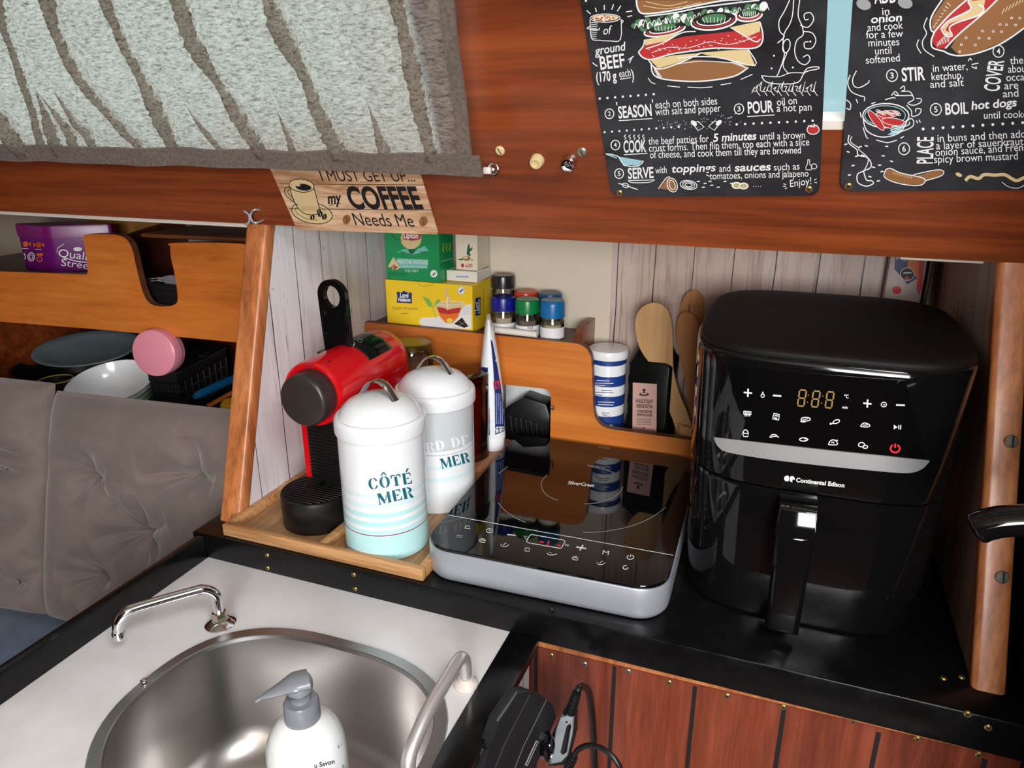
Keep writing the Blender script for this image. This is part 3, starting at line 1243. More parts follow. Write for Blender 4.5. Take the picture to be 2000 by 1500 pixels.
for a, b in (((402, 872), (645, 856)), ((1332, 842), (1530, 830)), ((440, 1118), (610, 1108)), ((412, 572), (490, 560)), ((470, 1305), (662, 1300)), ((1035, 1262), (1060, 1275))):
    P.line([a, b], 6, WH, 1)
P.line([(470, 1305), (500, 1320), (620, 1318), (662, 1300)], 5, WH)
dots(P, (265, 712), (655, 680), 8, 9); dots(P, (300, 955), (835, 915), 11, 8); dots(P, (1255, 898), (1805, 872), 10, 9)
for k in range(70):
    t = random.random()
    P.disc((700 + 560 * t + random.gauss(0, 20), 900 - 200 * max(0, t - .45) * random.random() + random.gauss(0, 14)), 3, 3, WH, 5)
for a in ((212, 452), (248, 478)), ((470, 432), (510, 405)), ((500, 410), (480, 455)):
    P.line(a, 7, WH, 1)
P.build('lettering', INKS, s1)
P = ZoomPrint(1100, 0, 3.7037, plane=SIGN_PLANE)
# pot of minced beef
P.ring((305, 130), 108, 30, 6, WH); P.disc((305, 128), 96, 22, CM, 20)
for k in range(26): P.disc((305 + random.gauss(0, 38), 130 + random.gauss(0, 8)), 8, 6, RD if k % 2 else WH, 6)
P.line([(195, 140), (205, 275), (260, 290), (340, 295), (415, 285), (420, 140)], 6, WH, 3)
for y in range(160, 275, 14): P.line([(202, y), (202 + 50 - (y - 160) * .1, y + 6)], 4, WH, 1)
P.line([(195, 190), (175, 205), (255, 215), (262, 200)], 6, WH); P.line([(418, 140), (435, 152), (420, 168)], 6, WH)
for a, b in (((170, 75), (200, 100)), ((232, 55), (242, 85)), ((298, 35), (298, 72)), ((365, 30), (352, 68)), ((418, 40), (392, 80)), ((455, 85), (500, 78)), ((465, 120), (500, 112))): P.line([a, b], 7, WH, 1)
# hamburger
P.poly([(535, 0), (1140, 0), (1060, 24), (860, 52), (620, 100), (560, 84), (535, 50)], BR)
P.line([(530, -6), (540, 60), (585, 98), (760, 80), (960, 40), (1150, 4), (1300, -6)], 12, WH)
P.line([(600, 10), (760, 40), (900, 10)], 5, CM); P.line([(580, 40), (760, 62), (1000, 18)], 5, CM)
P.line([(590, 118), (800, 92), (1000, 52), (1260, 18), (1420, 0)], 10, WH)
for k in range(60):
    t = k / 59
    x = 520 + 930 * t
    y = 185 - 120 * t + 26 * math.sin(k * 1.9)
    P.disc((x, y), 30, 20 + 8 * (k % 3), (GN, BK, GN, WH)[k % 4], 8, k * .7)
for k in range(30):
    t = k / 29
    x, y = 515 + 940 * t, 205 - 125 * t
    P.line([(x, y), (x + 14, y - 34 - 10 * (k % 3)), (x + 34, y - 8)], 5, WH)
for c, rx, ry, rot in (((735, 215), 150, 42, -.18), ((1090, 150), 165, 62, -.12), ((1345, 108), 95, 44, -.12)):
    P.disc(c, rx, ry, BK, 24, rot); P.ring(c, rx, ry, 12, WH, 0, 200, 20, rot); P.ring((c[0], c[1] - 6), rx * .88, ry * .8, 10, RD, 0, 190, 20, rot); P.ring((c[0], c[1] - 8), rx * .74, ry * .62, 8, WH, 0, 190, 20, rot)
    P.disc((c[0], c[1] - 20), rx * .55, ry * .5, GN, 14, rot)
    for q in range(7): P.line([(c[0] - rx * .5 + q * rx * .17, c[1] - 26), (c[0] - rx * .4 + q * rx * .14, c[1] + ry * .2)], 4, WH, 1)
P.poly([(588, 285), (860, 235), (720, 310), (600, 350)], CM); P.poly([(1210, 195), (1425, 150), (1425, 285), (1390, 298), (1300, 250)], CM)
P.poly([(545, 375), (580, 330), (720, 300), (880, 262), (1120, 236), (1260, 222), (1330, 265), (1430, 222), (1445, 262), (1420, 330), (1330, 350), (1100, 346), (950, 365), (780, 390), (640, 428), (570, 408)], RD)
P.line([(545, 375), (580, 330), (590, 285)], 9, WH); P.line([(545, 375), (575, 412), (640, 428), (780, 390), (950, 365), (1100, 346), (1330, 350), (1420, 330), (1446, 262), (1425, 160)], 10, WH)
P.line([(600, 350), (720, 310), (860, 235), (960, 225)], 8, WH); P.line([(1210, 195), (1300, 250), (1392, 300), (1426, 280)], 8, WH)
for k in range(46): P.disc((570 + 850 * random.random(), 0), 1, 1, WH, 3) if False else P.disc((620 + 17 * k + random.gauss(0, 8), 372 - 2.2 * k + random.gauss(0, 22)), 6, 3, WH, 6, random.random())
P.line([(640, 380), (760, 340), (900, 345), (1060, 300), (1200, 320), (1400, 262)], 4, WH)
P.poly([(660, 478), (960, 428), (1340, 462), (1310, 520), (1190, 562), (1000, 580), (840, 580), (720, 560), (655, 520)], BR)
P.poly([(630, 432), (800, 398), (985, 382), (860, 440), (690, 492)], CM); P.poly([(975, 380), (1200, 362), (1340, 358), (1388, 468), (1320, 462), (1100, 410)], CM)
P.line([(615, 428), (690, 498), (860, 445), (1000, 380)], 9, WH); P.line([(830, 415), (1100, 410), (1388, 472), (1340, 356)], 8, WH); P.line([(800, 465), (1000, 440), (1230, 452)], 5, WH)
P.line([(638, 450), (650, 530), (720, 568), (900, 586), (1060, 580), (1240, 548), (1340, 486)], 10, WH)
for k in range(9): P.line([(650 + 4 * k, 480 + 9 * k), (670 + 6 * k, 492 + 8 * k)], 5, WH, 1); P.line([(1210 + 14 * k, 450 + 5 * k), (1270 + 8 * k, 440 + 7 * k)], 5, WH, 1)
for a in ([(615, 560), (635, 590), (668, 605)], [(755, 618), (845, 628)], [(900, 628), (1000, 632), (1080, 626)], [(1140, 612), (1215, 598)], [(1285, 572), (1370, 535)]): P.line(a, 6, WH)
# oil poured on a pan over flames
P.line([(1640, -6), (1600, 80), (1562, 150), (1568, 225), (1600, 260), (1550, 310)], 7, WH); P.line([(1668, -6), (1660, 100), (1640, 170), (1600, 240), (1590, 330), (1600, 400), (1560, 520), (1545, 545)], 7, WH)
P.line([(1712, -6), (1700, 110), (1730, 190), (1735, 250), (1690, 290), (1675, 370), (1700, 440), (1750, 465), (1785, 430), (1770, 395), (1735, 412)], 7, WH)
P.line([(1715, 180), (1770, 195), (1812, 140), (1790, 90), (1745, 100), (1750, 140), (1775, 135)], 7, WH); P.line([(1735, 225), (1800, 235), (1828, 290), (1800, 345), (1750, 345), (1745, 305), (1775, 300)], 7, WH)
P.ring((1615, 330), 26, 50, 7, WH, 0, 360, 18, .2); P.line([(1620, 380), (1590, 470), (1630, 530)], 6, WH)
P.line([(1435, 545), (1470, 590), (1580, 605), (1700, 592), (1750, 520), (1845, 495), (1838, 480), (1770, 490), (1740, 525)], 7, WH); P.line([(1435, 545), (1560, 552), (1640, 525), (1740, 525)], 6, WH)
for k in range(18):
    x = 1365 + 26 * k
    P.line([(x, 670 - 50 * math.sin(k * .9) ** 2), (x + 22, 625 - 20 * (k % 3)), (x + 8, 650), (x + 34, 690 - 30 * ((k + 1) % 2))], 5, WH, 2)
for c in ((1525, 400), (1662, 485), (1788, 298), (1508, 492)): P.disc(c, 7, 7, WH, 8)
# shakers, tomato, little pictures along the foot
for c, s in (((972, 908), 1), ((1100, 905), -1)):
    P.line([(c[0] - 40 * s, c[1] - 22), (c[0] + 5 * s, c[1] + 34), (c[0] + 48 * s, c[1] + 8), (c[0] + 2 * s, c[1] - 34)], 6, WH, 1, True); P.disc((c[0] - 26 * s, c[1] - 20), 26, 16, WH, 10, .7 * s)
P.disc((1808, 935), 42, 32, RD, 16); P.ring((1808, 935), 44, 34, 6, WH); P.line([(1770, 905), (1800, 915), (1840, 900), (1812, 918), (1820, 890)], 6, WH, 1)
for k in range(5): P.line([(446 + 33 * k, 1008), (456 + 33 * k, 994), (442 + 33 * k, 984), (456 + 33 * k, 970)], 5, WH)
P.poly([(395, 1128), (580, 1160), (540, 1195), (440, 1190)], BL); P.line([(310, 1108), (400, 1128), (440, 1192), (545, 1198), (582, 1160)], 7, WH, 2); P.line([(312, 1112), (390, 1140)], 9, BL, 1)
P.line([(400, 1322), (440, 1334), (540, 1368)], 7, WH, 1); P.ring((452, 1338), 24, 16, 6, WH, 0, 360, 12, .3)
P.poly([(700, 1360), (750, 1285), (800, 1290), (828, 1365), (790, 1378)], BR); P.ring((790, 1335), 36, 52, 6, WH, 0, 360, 16, -.3); P.ring((790, 1335), 20, 36, 5, WH, 0, 360, 14, -.3); P.line([(690, 1362), (745, 1285), (775, 1278)], 6, WH)
for r in (62, 44, 26): P.ring((908, 1335), r, r * .52, 6, WH, 0, 360, 16, .15)
for k in range(9): P.line([(968 + 48 * k % 300, 1310 + 14 * (k % 4)), (990 + 48 * k % 300, 1308 + 14 * (k % 4))], 8, WH, 1)
for c in ((1255, 1338), (1305, 1342)): P.disc(c, 34, 22, CM, 12); P.ring(c, 34, 22, 6, WH); P.ring(c, 14, 9, 5, GN)
for k in range(4): P.disc((1378 + 17 * k, 1345), 3, 3, WH, 6)
P.line([(1770, 1150), (1782, 1150), (1785, 1185), (1798, 1200), (1796, 1225), (1756, 1225), (1756, 1200), (1768, 1185)], 5, WH, 1, True); P.ring((1815, 1200), 20, 18, 5, WH)
for a, b in (((1592, 1325), (1612, 1332)), ((1590, 1345), (1612, 1345)), ((1815, 1300), (1832, 1290)), ((1818, 1315), (1836, 1318)), ((1605, 1362), (1620, 1356))): P.line([a, b], 5, WH, 1)
P.build('hamburger_drawing', INKS, s1)
for px in ((1210, 377), (1580, 370)):
    screw(s1, cs_px(*px, 0.003), PN, 0.0036, brass)

# --- the hot-dog recipe sign
s2 = thing('recipe_sign', 'black chalk-style recipe sign with a hot dog drawing, right of the narrow window gap', 'sign', cs(0.13, 0.2, 0.001))
sign_panel(s2, (0.0335, 0.0705), (0.233, 0.0785), (-0.0235, 0.297), slate)
P = ZoomPrint(1560, 0, 3.7045, plane=SIGN_PLANE)
T2 = P.text
T2('ADD', (548, 24), (708, 16), 90, WH, 0.02)
for s, a, b, h, bo, sl in (('in', (605, 108), (657, 105), 56, 0, 0), ('onion', (522, 166), (745, 150), 56, .02, .15), ('and cook', (500, 226), (755, 206), 56, 0, 0), ('for a few', (488, 278), (755, 266), 56, 0, 0),
                           ('minutes', (505, 336), (728, 326), 56, 0, 0), ('until', (553, 394), (672, 388), 56, 0, 0), ('softened', (487, 460), (732, 442), 56, 0, 0),
                           ('STIR', (748, 586), (915, 576), 96, .02, 0), ('in water,', (972, 520), (1222, 502), 56, 0, 0), ('ketchup,', (962, 580), (1190, 566), 56, 0, 0), ('and salt', (952, 636), (1195, 620), 56, 0, 0),
                           ('the', (1530, 464), (1625, 458), 56, 0, 0), ('about', (1515, 526), (1668, 518), 56, 0, 0), ('occa', (1502, 586), (1632, 580), 56, 0, 0), ('are', (1488, 646), (1590, 640), 56, 0, 0), ('and', (1478, 704), (1590, 697), 56, 0, 0),
                           ('BOIL', (1062, 828), (1228, 820), 82, .02, 0), ('hot dogs', (1250, 792), (1575, 766), 60, .02, .15), ('until cooked', (1340, 858), (1688, 848), 54, 0, 0),
                           ('in buns and then add', (1005, 1027), (1640, 992), 56, 0, 0), ('a layer of sauerkraut,', (995, 1080), (1640, 1046), 56, 0, 0), ('onion sauce, and French', (990, 1128), (1690, 1085), 56, 0, 0), ('spicy brown mustard', (980, 1178), (1585, 1152), 56, 0, 0)):
    T2(s, a, b, h, WH, bo, None, sl)
T2('COVER', (1448, 662), (1486, 438), 112, WH, 0.015, (-1, -0.1))
T2('PLACE', (970, 1182), (974, 990), 118, WH, 0.015, (-1, 0.0))
for c, s in (((675, 545), '3'), ((1445, 370), '4'), ((992, 790), '5'), ((762, 1075), '6')): number(P, c, s, 40)
dots(P, (900, 932), (1620, 886), 11, 11)
P.build('lettering', INKS, s2)
P = ZoomPrint(1560, 0, 3.7045, plane=SIGN_PLANE)
# hot dog
P.poly([(1060, -6), (970, 120), (960, 200), (985, 235), (1060, 150), (1240, -6)], BR)
P.poly([(1100, 340), (1160, 240), (1330, 100), (1440, -6), (1700, -6), (1700, 150), (1500, 290), (1300, 375), (1160, 400)], BR)
P.poly([(965, 300), (985, 225), (1090, 110), (1220, -6), (1440, -6), (1330, 100), (1160, 240), (1060, 350), (1000, 350)], RD)
P.poly([(1040, 200), (1100, 140), (1250, 60), (1225, 10), (1350, -6), (1330, 100), (1230, 130), (1150, 150), (1090, 170), (1060, 215), (1110, 255), (1060, 250)], CM)
P.poly([(1090, 205), (1150, 165), (1280, 120), (1200, 190), (1120, 245)], RD)
for l in ([(1040, -6), (960, 120), (955, 210), (985, 235)], [(985, 225), (960, 290), (970, 345), (1050, 370), (1090, 390), (1170, 402), (1310, 378), (1490, 300), (1700, 150)], [(985, 225), (1090, 108), (1220, -6)], [(1060, 350), (1160, 245), (1330, 100), (1440, -6)],
          [(1030, 205), (1090, 145), (1240, 72), (1225, 10), (1260, -6)], [(1030, 205), (1060, 255), (1110, 258), (1090, 200), (1150, 160), (1300, 110), (1340, 60), (1300, 30)]): P.line(l, 11, WH)
for k in range(8): P.line([(975 + 14 * k, 200 - 26 * k), (985 + 16 * k, 180 - 20 * k)], 5, WH, 1); P.line([(1000 + 12 * k, 335 - 5 * k), (1010 + 12 * k, 300 - 12 * k)], 4, WH, 1)
for k in range(14): P.ring((1160 + 34 * k + random.gauss(0, 10), 372 - 16 * k - (k % 3) * 34), 9, 7, 4, WH, 0, 360, 8)
for k in range(9): P.line([(1470 + 24 * k, 100 - 14 * k), (1486 + 24 * k, 60 - 14 * k)], 6, CM, 1)
for l in ([(930, 125), (905, 190), (925, 240), (895, 300), (910, 360), (980, 408)], [(868, 285), (855, 330), (885, 385)]): P.line(l, 7, WH)
for c in ((470, 30), (770, 20)):
    P.disc(c, 55, 40, GR, 14, .3)
# pot of sausages with steam
P.disc((630, 835), 165, 85, BK, 28); P.ring((630, 835), 168, 88, 9, WH); P.ring((625, 835), 148, 72, 6, BL)
for c, rot in (((640, 825), -.1), ((600, 875), .55), ((690, 880), .15), ((560, 870), .9)): P.disc(c, 88, 24, RD, 16, rot); P.ring(c, 90, 26, 4, WH, 0, 360, 16, rot)
for k in range(14): P.ring((570 + 12 * k, 800 + 5 * (k % 5) + k), 12, 8, 4, WH, 0, 360, 8)
P.line([(465, 850), (490, 940), (570, 985), (660, 985), (740, 950), (780, 880)], 8, WH); P.poly([(640, 975), (740, 905), (770, 870), (740, 945), (700, 975)], BL)
P.line([(775, 880), (810, 855), (832, 880), (815, 920), (720, 955), (668, 945), (690, 930), (790, 905), (800, 880)], 7, WH)
for l in ([(625, 720), (680, 705), (700, 710)], [(525, 750), (555, 738)], [(445, 810), (452, 850)], [(465, 920), (490, 990), (505, 1000)], [(560, 1010), (640, 1030), (710, 1012)], [(735, 1000), (760, 985)],
          [(670, 690), (700, 660), (720, 690), (690, 680)], [(700, 690), (760, 690), (820, 690), (830, 720), (790, 745), (830, 760), (880, 740), (885, 715), (850, 710)], [(735, 640), (760, 620), (765, 650), (740, 660), (800, 660), (825, 690)], [(780, 760), (815, 800), (820, 840), (870, 825), (885, 790), (850, 785), (845, 810)], [(850, 870), (860, 890)], [(870, 865), (880, 885)],
          [(418, 510), (390, 570), (400, 620), (440, 632), (500, 600), (510, 578)], [(372, 540), (355, 600), (380, 660), (440, 690), (475, 700), (475, 730)], [(415, 715), (428, 745)], [(345, 720), (375, 750), (370, 790), (345, 780)], [(1225, 440), (1240, 420), (1250, 435)], [(1250, 465), (1300, 455)], [(1250, 480), (1285, 495), (1280, 478)]): P.line(l, 7, WH)
# string of sausages, crumbs, two hot dogs and mustard
P.line([(365, 975), (360, 1030), (420, 1080), (430, 1120), (490, 1135), (520, 1170), (520, 1210), (470, 1235), (425, 1260), (430, 1320), (490, 1345), (540, 1325), (525, 1305), (490, 1300), (470, 1240)], 8, WH)
P.line([(385, 985), (375, 1025), (430, 1065), (440, 1085), (500, 1140), (495, 1190), (470, 1235)], 6, WH)
for k in range(26): P.line([(330 + (k * 61) % 340, 1045 + (k * 37) % 290), (352 + (k * 61) % 340, 1045 + (k * 37) % 290 + (k % 3) * 6 - 6)], 9, WH, 1) if not (360 < 330 + (k * 61) % 340 < 545 and k % 2) else None
P.poly([(860, 1268), (1000, 1228), (1045, 1240), (1020, 1275), (915, 1310)], BR); P.poly([(630, 1225), (660, 1215), (740, 1250), (880, 1280), (915, 1305), (880, 1335), (780, 1330), (680, 1310), (620, 1275)], BR)
P.line([(630, 1225), (665, 1216), (740, 1250), (880, 1280), (915, 1305), (880, 1338), (780, 1335), (680, 1312), (618, 1275)], 7, WH, 4, True); P.line([(830, 1262), (990, 1228), (1046, 1236), (1030, 1270), (918, 1305)], 7, WH)
for k in range(9): P.line([(690 + 16 * k, 1240 + 4 * k), (682 + 16 * k, 1258 + 4 * k)], 4, CM, 1)
P.line([(1205, 1305), (1240, 1275), (1300, 1290), (1340, 1262), (1420, 1265), (1490, 1262), (1540, 1290), (1580, 1305), (1640, 1280), (1700, 1290)], 24, CM); P.disc((1158, 1262), 26, 14, CM, 10, .4); P.line([(1470, 1315), (1520, 1350), (1590, 1358), (1640, 1330)], 5, WH)
P.build('hot_dog_drawing', INKS, s2)
screw(s2, cs_px(1657, 364, 0.003), PN, 0.0036, brass)

# --- the coffee sign
s3 = thing('coffee_sign', 'small printed wooden-look coffee sign half hidden by the curtain hem', 'sign', cs(-0.505, 0.05, 0.001))
sign_panel(s3, (-0.6055, -0.003), (-0.4005, 0.0005), (-0.006, 0.145), sign_boards, 0.004)
P = ZoomPrint(500, 300, 3.3333, plane=SIGN_PLANE)
up = (-0.36, -1)
for y in (196, 358):
    P.line([(150 + (y - 196) * .4, y), (1110 + (y - 196) * .3, y + 8)], 4, BK, 1)
P.line([(340, 258), (560, 262), (780, 262)], 2, BR, 1)
P.text('I MUST GET UP...', (432, 178), (1040, 181), 76, BK, 0.0, up)
P.text('my', (470, 326), (556, 318), 74, BK, 0.03, up, 0.3)
P.line([(478, 340), (520, 325), (552, 322)], 4, BK)
P.text('COFFEE', (622, 355), (1092, 355), 148, BK, 0.035, up)
P.text('Needs Me', (650, 466), (1036, 476), 88, BK, 0.0, up)
P.build('lettering', INKS, s3)
P = ZoomPrint(500, 300, 3.3333, plane=SIGN_PLANE)
P.disc((365, 385), 132, 66, CM, 30, .2); P.ring((365, 385), 134, 68, 5, BK, 0, 360, 30, .2); P.ring((360, 380), 104, 48, 3, BK, 60, 330, 24, .2)
P.poly([(218, 205), (378, 225), (415, 370), (380, 395), (330, 392), (280, 360), (240, 290)], CM)
P.line([(218, 205), (240, 290), (282, 362), (330, 394), (382, 396), (415, 370), (378, 225)], 5, BK, 3)
P.disc((298, 208), 82, 42, CM, 24, .12); P.ring((298, 208), 82, 42, 5, BK, 0, 360, 24, .12); P.disc((310, 218), 52, 22, BK, 18, .12); P.disc((275, 205), 16, 8, CM, 8)
P.line([(225, 215), (190, 225), (195, 270), (240, 310), (272, 335)], 5, BK); P.line([(232, 232), (210, 236), (212, 262), (248, 298)], 4, BK)
for k in range(12): P.line([(300 + 9 * k, 340 + 2 * (k % 3)), (300 + 8 * k, 372)], 2, BR, 1)
P.build('cup_drawing', INKS, s3)
P = ZoomPrint(500, 300, 3.3333, plane=SIGN_PLANE)
P.k = 400
for c, m, r in (((370, 412), BK, 18), ((420, 390), BK, 20), ((448, 408), BK, 20), ((412, 372), BK, 16), ((592, 426), BR, 32), ((1092, 438), BR, 34)):
    P.disc(c, r * .8, r, m, 14, .3); P.line([(c[0] - r * .2, c[1] - r * .7), (c[0] + r * .1, c[1]), (c[0], c[1] + r * .7)], 3, CM if m == BK else BK)
P.build('bean_drawing', INKS, s3)

# twin cup hook on the left post head
for k, (px, lab) in enumerate((((482, 424), 'left one of two pale wire cup hooks at the head of the left post'), ((496, 421), 'right one of two pale wire cup hooks at the head of the left post'))):
    p = at(*px, 'y', 0.785)
    bm = B()
    s = -1 if k == 0 else 1
    tube(bm, [p + V((0.006 * s, 0.012, 0.006)), p + V((0.003 * s, 0, 0.0075)), p + V((-0.003 * s, 0, 0.004)), p + V((-0.005 * s, -0.001, -0.002)), p + V((-0.002 * s, -0.001, -0.008)), p + V((0.003 * s, 0.0, -0.009)), p + V((0.004 * s, 0.012, -0.007))], 0.0014, 8)
    one('cup_hook', lab, 'hook', bm, plain('pale wire %d' % k, (178, 180, 182), 0.35, 0.4), p)


# ------------------------------------------------------------------ the locker with its cut-out front, at the back of the counter
def plate(bm, outer, holes, to3d, vec, mi=0, edge_mi=0):
    """a flat board with holes; 2-D outlines mapped by to3d, thickness along vec"""
    loops = [outer] + holes
    flat = [p for l in loops for p in l]
    tris = tessellate_polygon([[V((p[0], p[1], 0)) for p in l] for l in loops])
    vec = V(vec)
    a = [bm.verts.new(to3d(*p)) for p in flat]
    b = [bm.verts.new(to3d(*p) + vec) for p in flat]
    for t in tris:
        for vs in (a, b):
            f = bm.faces.new([vs[i] for i in t])
            f.material_index = mi
    k = 0
    for l in loops:
        n = len(l)
        for i in range(n):
            j = (i + 1) % n
            f = bm.faces.new((a[k + i], a[k + j], b[k + j], b[k + i]))
            f.material_index = edge_mi
        k += n


def rnd(pts, r, n=5):
    """rounds the corners of a 2-D outline; r may be a list"""
    out = []
    m = len(pts)
    for i, p in enumerate(pts):
        rr = r[i] if isinstance(r, (list, tuple)) else r
        p = V((p[0], p[1], 0))
        a, c = V((*pts[i - 1], 0)), V((*pts[(i + 1) % m], 0))
        if rr <= 0:
            out.append((p.x, p.y))
            continue
        e1, e2 = (a - p).normalized(), (c - p).normalized()
        for k in range(n + 1):
            t = k / n
            q = p + e1 * rr * (1 - t) ** 2 + e2 * rr * t ** 2
            out.append((q.x, q.y))
    return out


YL = 1.018
def yl(px, py): p = at(px, py, 'y', YL); return (p.x, p.z)


lk = thing('locker', 'low orange wooden locker with a cut-out front at the back of the galley counter', 'locker', (-0.3, 1.07, 0))
xr, zlow = yl(1345, 863)
outer = rnd([(-0.654, 0.001), (0.176, 0.001), (0.176, zlow), (yl(1170, 848)[0] + 0.012, yl(1190, 847)[1]), yl(1154, 800), yl(1152, 700), (yl(1130, 667)[0], 0.199), (-0.654, 0.199)], [0, 0, 0, 0.020, 0.0, 0.026, 0.0, 0])
outer = rnd([(-0.654, 0.001), (0.176, 0.001), (0.176, 0.070), (-0.256, 0.0685), (-0.2655, 0.199), (-0.654, 0.199)], [0, 0, 0, 0.030, 0.028, 0], 7)
hole = rnd([(-0.470, 0.012), (-0.3265, 0.012), (-0.3265, 0.121), (-0.470, 0.118)], 0.014)
bm = B()
plate(bm, outer, [hole], lambda x, z: V((x, YL, z)), (0, 0.013, 0), 0, 1)
mk('front_panel', bm, [teak_ply, teak_edge], lk, sharp=50)
bm = B()
box(bm, (-0.654, YL + 0.013, 0.186), (-0.300, HULL - 0.003, 0.193))
mk('shelf', bm, mahogany_dark, lk)
bm = B()
slab(bm, [(-0.300, YL + 0.013, 0.001), (-0.300, YL + 0.013, 0.196), (-0.300, YL + 0.045, 0.214), (-0.300, HULL - 0.003, 0.214), (-0.300, HULL - 0.003, 0.001)], (0.013, 0, 0), 0.001)
mk('end_board', bm, mahogany, lk)
p = at(1083, 793, 'y', YL)
bm = B()
n_ = V((0.0, -1, 0))
tube(bm, [p + V((0, 0.002, 0)), p + n_ * 0.007], 0.0012, 8)
c = p + n_ * 0.011
tube(bm, [c + V((math.cos(a) * 0.0026, math.sin(a) * -0.004, math.sin(a) * 0.0035)) for a in [2 * PI * k / 12 for k in range(13)]], 0.0011, 8, 2)
one('screw_eye', 'small metal screw eye on the locker front right of its opening', 'hook', bm, screw_grey, p)
# what is inside the opening
bm = B()
slab(bm, [at(985, 800, 'y', 1.045), at(1022, 775, 'y', 1.05), at(1066, 790, 'y', 1.05), at(1074, 812, 'y', 1.05), at(1074, 870, 'y', 1.05), at(985, 870, 'y', 1.05)], (0, 0.04, 0), 0.004)
for k in range(7):
    a, b = at(997 + 10 * k, 812 + 2.5 * k, 'y', 1.0435), at(1000 + 10 * k, 842 + 2 * k, 'y', 1.0435)
    tube(bm, [a, b], 0.0016, 6, 1)
one('plug_adapter', 'black ribbed plastic block inside the opening of the locker', 'adapter', bm, satin_black, at(1030, 870, 'y', 1.06))
bm = B()
box(bm, (-0.43, 1.085, 0.001), (-0.325, 1.12, 0.148), 0.004)
one('storage_box', 'white box far inside the locker opening behind the black block', 'box', bm, enamel, (-0.37, 1.09, 0))
bm = B()
M = Matrix.Translation((-0.398, 0.965, 0)) @ Matrix.Rotation(R(-14), 4, 'Z')
box(bm, (-0.024, -0.075, 0.001), (0.024, 0.045, 0.031), 0.003, M)
one('chopping_board', 'thick brown wooden board lying between the canisters and the hob, under the squeeze tube', 'board', bm, board_wood, (-0.40, 0.93, 0))

# ------------------------------------------------------------------ bamboo tray
tr = thing('tray', 'two-compartment bamboo tray at the left end of the counter', 'tray', (-0.507, 0.79, 0))
TX0, TX1, TY0, TY1, TH = -0.6535, -0.361, 0.6475, 0.925, 0.0165
bm = B()
box(bm, (TX0 + .004, TY0 + .004, 0.0006), (TX1 - .004, TY1 - .004, 0.0045))
mk('base', bm, bamboo_floor, tr)
for x0, x1, y0, y1 in ((TX0, TX1, TY0, TY0 + 0.0095), (TX0, TX1, TY1 - 0.0095, TY1), (TX0, TX0 + 0.0095, TY0 + 0.0097, TY1 - 0.0097), (TX1 - 0.0095, TX1, TY0 + 0.0097, TY1 - 0.0097)):
    bm = B()
    box(bm, (x0, y0, 0.0005), (x1, y1, TH), 0.0012)
    mk('rim', bm, bamboo, tr)
bm = B()
box(bm, (-0.5105, TY0 + 0.0097, 0.0045), (-0.501, TY1 - 0.0097, TH - 0.0004), 0.001)
mk('divider', bm, bamboo, tr)
# ------------------------------------------------------------------ coffee machine
CX, CZ = -0.5500, 0.1835
cm = thing('coffee_machine', 'small red capsule coffee machine with its black lever standing upright', 'coffee machine', (CX, 0.80, 0.005))


def yring(r, y, cx=CX, cz=CZ, n=40):
    return [V((cx + r * math.cos(2 * PI * k / n), y, cz + r * math.sin(2 * PI * k / n))) for k in range(n)]


bm = B()
loft(bm, [yring(0.034, 0.7275), yring(0.0385, 0.7225), yring(0.041, 0.722), yring(0.0425, 0.725), yring(0.0435, 0.732), yring(0.0437, 0.80), yring(0.0437, 0.885), yring(0.042, 0.897), yring(0.037, 0.904), yring(0.03, 0.906)])


def arch(y, s=1.0, z0=0.05):
    pts = [V((CX - 0.0425 * s, y, z0)), V((CX - 0.0425 * s, y, CZ))]
    pts += [V((CX + 0.0425 * s * math.cos(a), y, CZ + 0.0425 * s * math.sin(a))) for a in [PI - PI * k / 16 for k in range(1, 16)]]
    return pts + [V((CX + 0.0425 * s, y, CZ)), V((CX + 0.0425 * s, y, z0))]


loft(bm, [arch(0.7485, 0.97, 0.050), arch(0.7505, 1, 0.050), arch(0.770, 1, 0.050), arch(0.890, 1, 0.006), arch(0.902, 0.94, 0.006)])
mk('body', bm, red_plastic, cm, sharp=50)
bm = B()
loft(bm, [yring(0.0350, 0.7270, CX, CZ - .001), yring(0.0340, 0.7075, CX, CZ - .002), yring(0.0336, 0.7045, CX, CZ - .002), yring(0.0315, 0.7020, CX, CZ - .002), yring(0.029, 0.7013, CX, CZ - .002)])
mk('front_cap', bm, cap_metal, cm)
bm = B()
box(bm, (CX - 0.0310, 0.7455, 0.045), (CX + 0.0385, 0.760, 0.147), 0.002)
for k in range(17):
    z = 0.060 + 0.005 * k
    box(bm, (CX - 0.0300, 0.7435, z), (CX + 0.0375, 0.7460, z + 0.0018), 0.0006, seg=1)
mk('grille', bm, satin_black, cm)
bm = B()
DX, DY = CX - 0.0065, 0.7215
lathe(bm, [(0.0, 0.0052), (0.044, 0.0052), (0.0462, 0.008), (0.047, 0.046), (0.0462, 0.0495), (0.0445, 0.0505), (0.0430, 0.0492), (0, 0.0492)], (DX, DY, 0), 56)
box(bm, (CX - 0.031, DY + 0.01, 0.0055), (DX + 0.042, 0.890, 0.0495), 0.003)
for k in range(13):
    y = DY - 0.038 + 0.0055 * k
    w = math.sqrt(max(0, 0.0425 ** 2 - (y - DY) ** 2)) if y < DY + 0.02 else 0.036
    box(bm, (DX - w, y, 0.0490), (DX + w, y + 0.0022, 0.0512), 0.0006, seg=1)
mk('drip_tray', bm, satin_black, cm)
bm = B()
lathe(bm, [(0.0, 0.0514), (0.0042, 0.0516), (0.0046, 0.0528), (0.0036, 0.0528), (0.0034, 0.0519), (0, 0.0519)], (DX + 0.0015, DY + 0.012, 0), 16)
mk('tray_button', bm, gloss_black, cm)
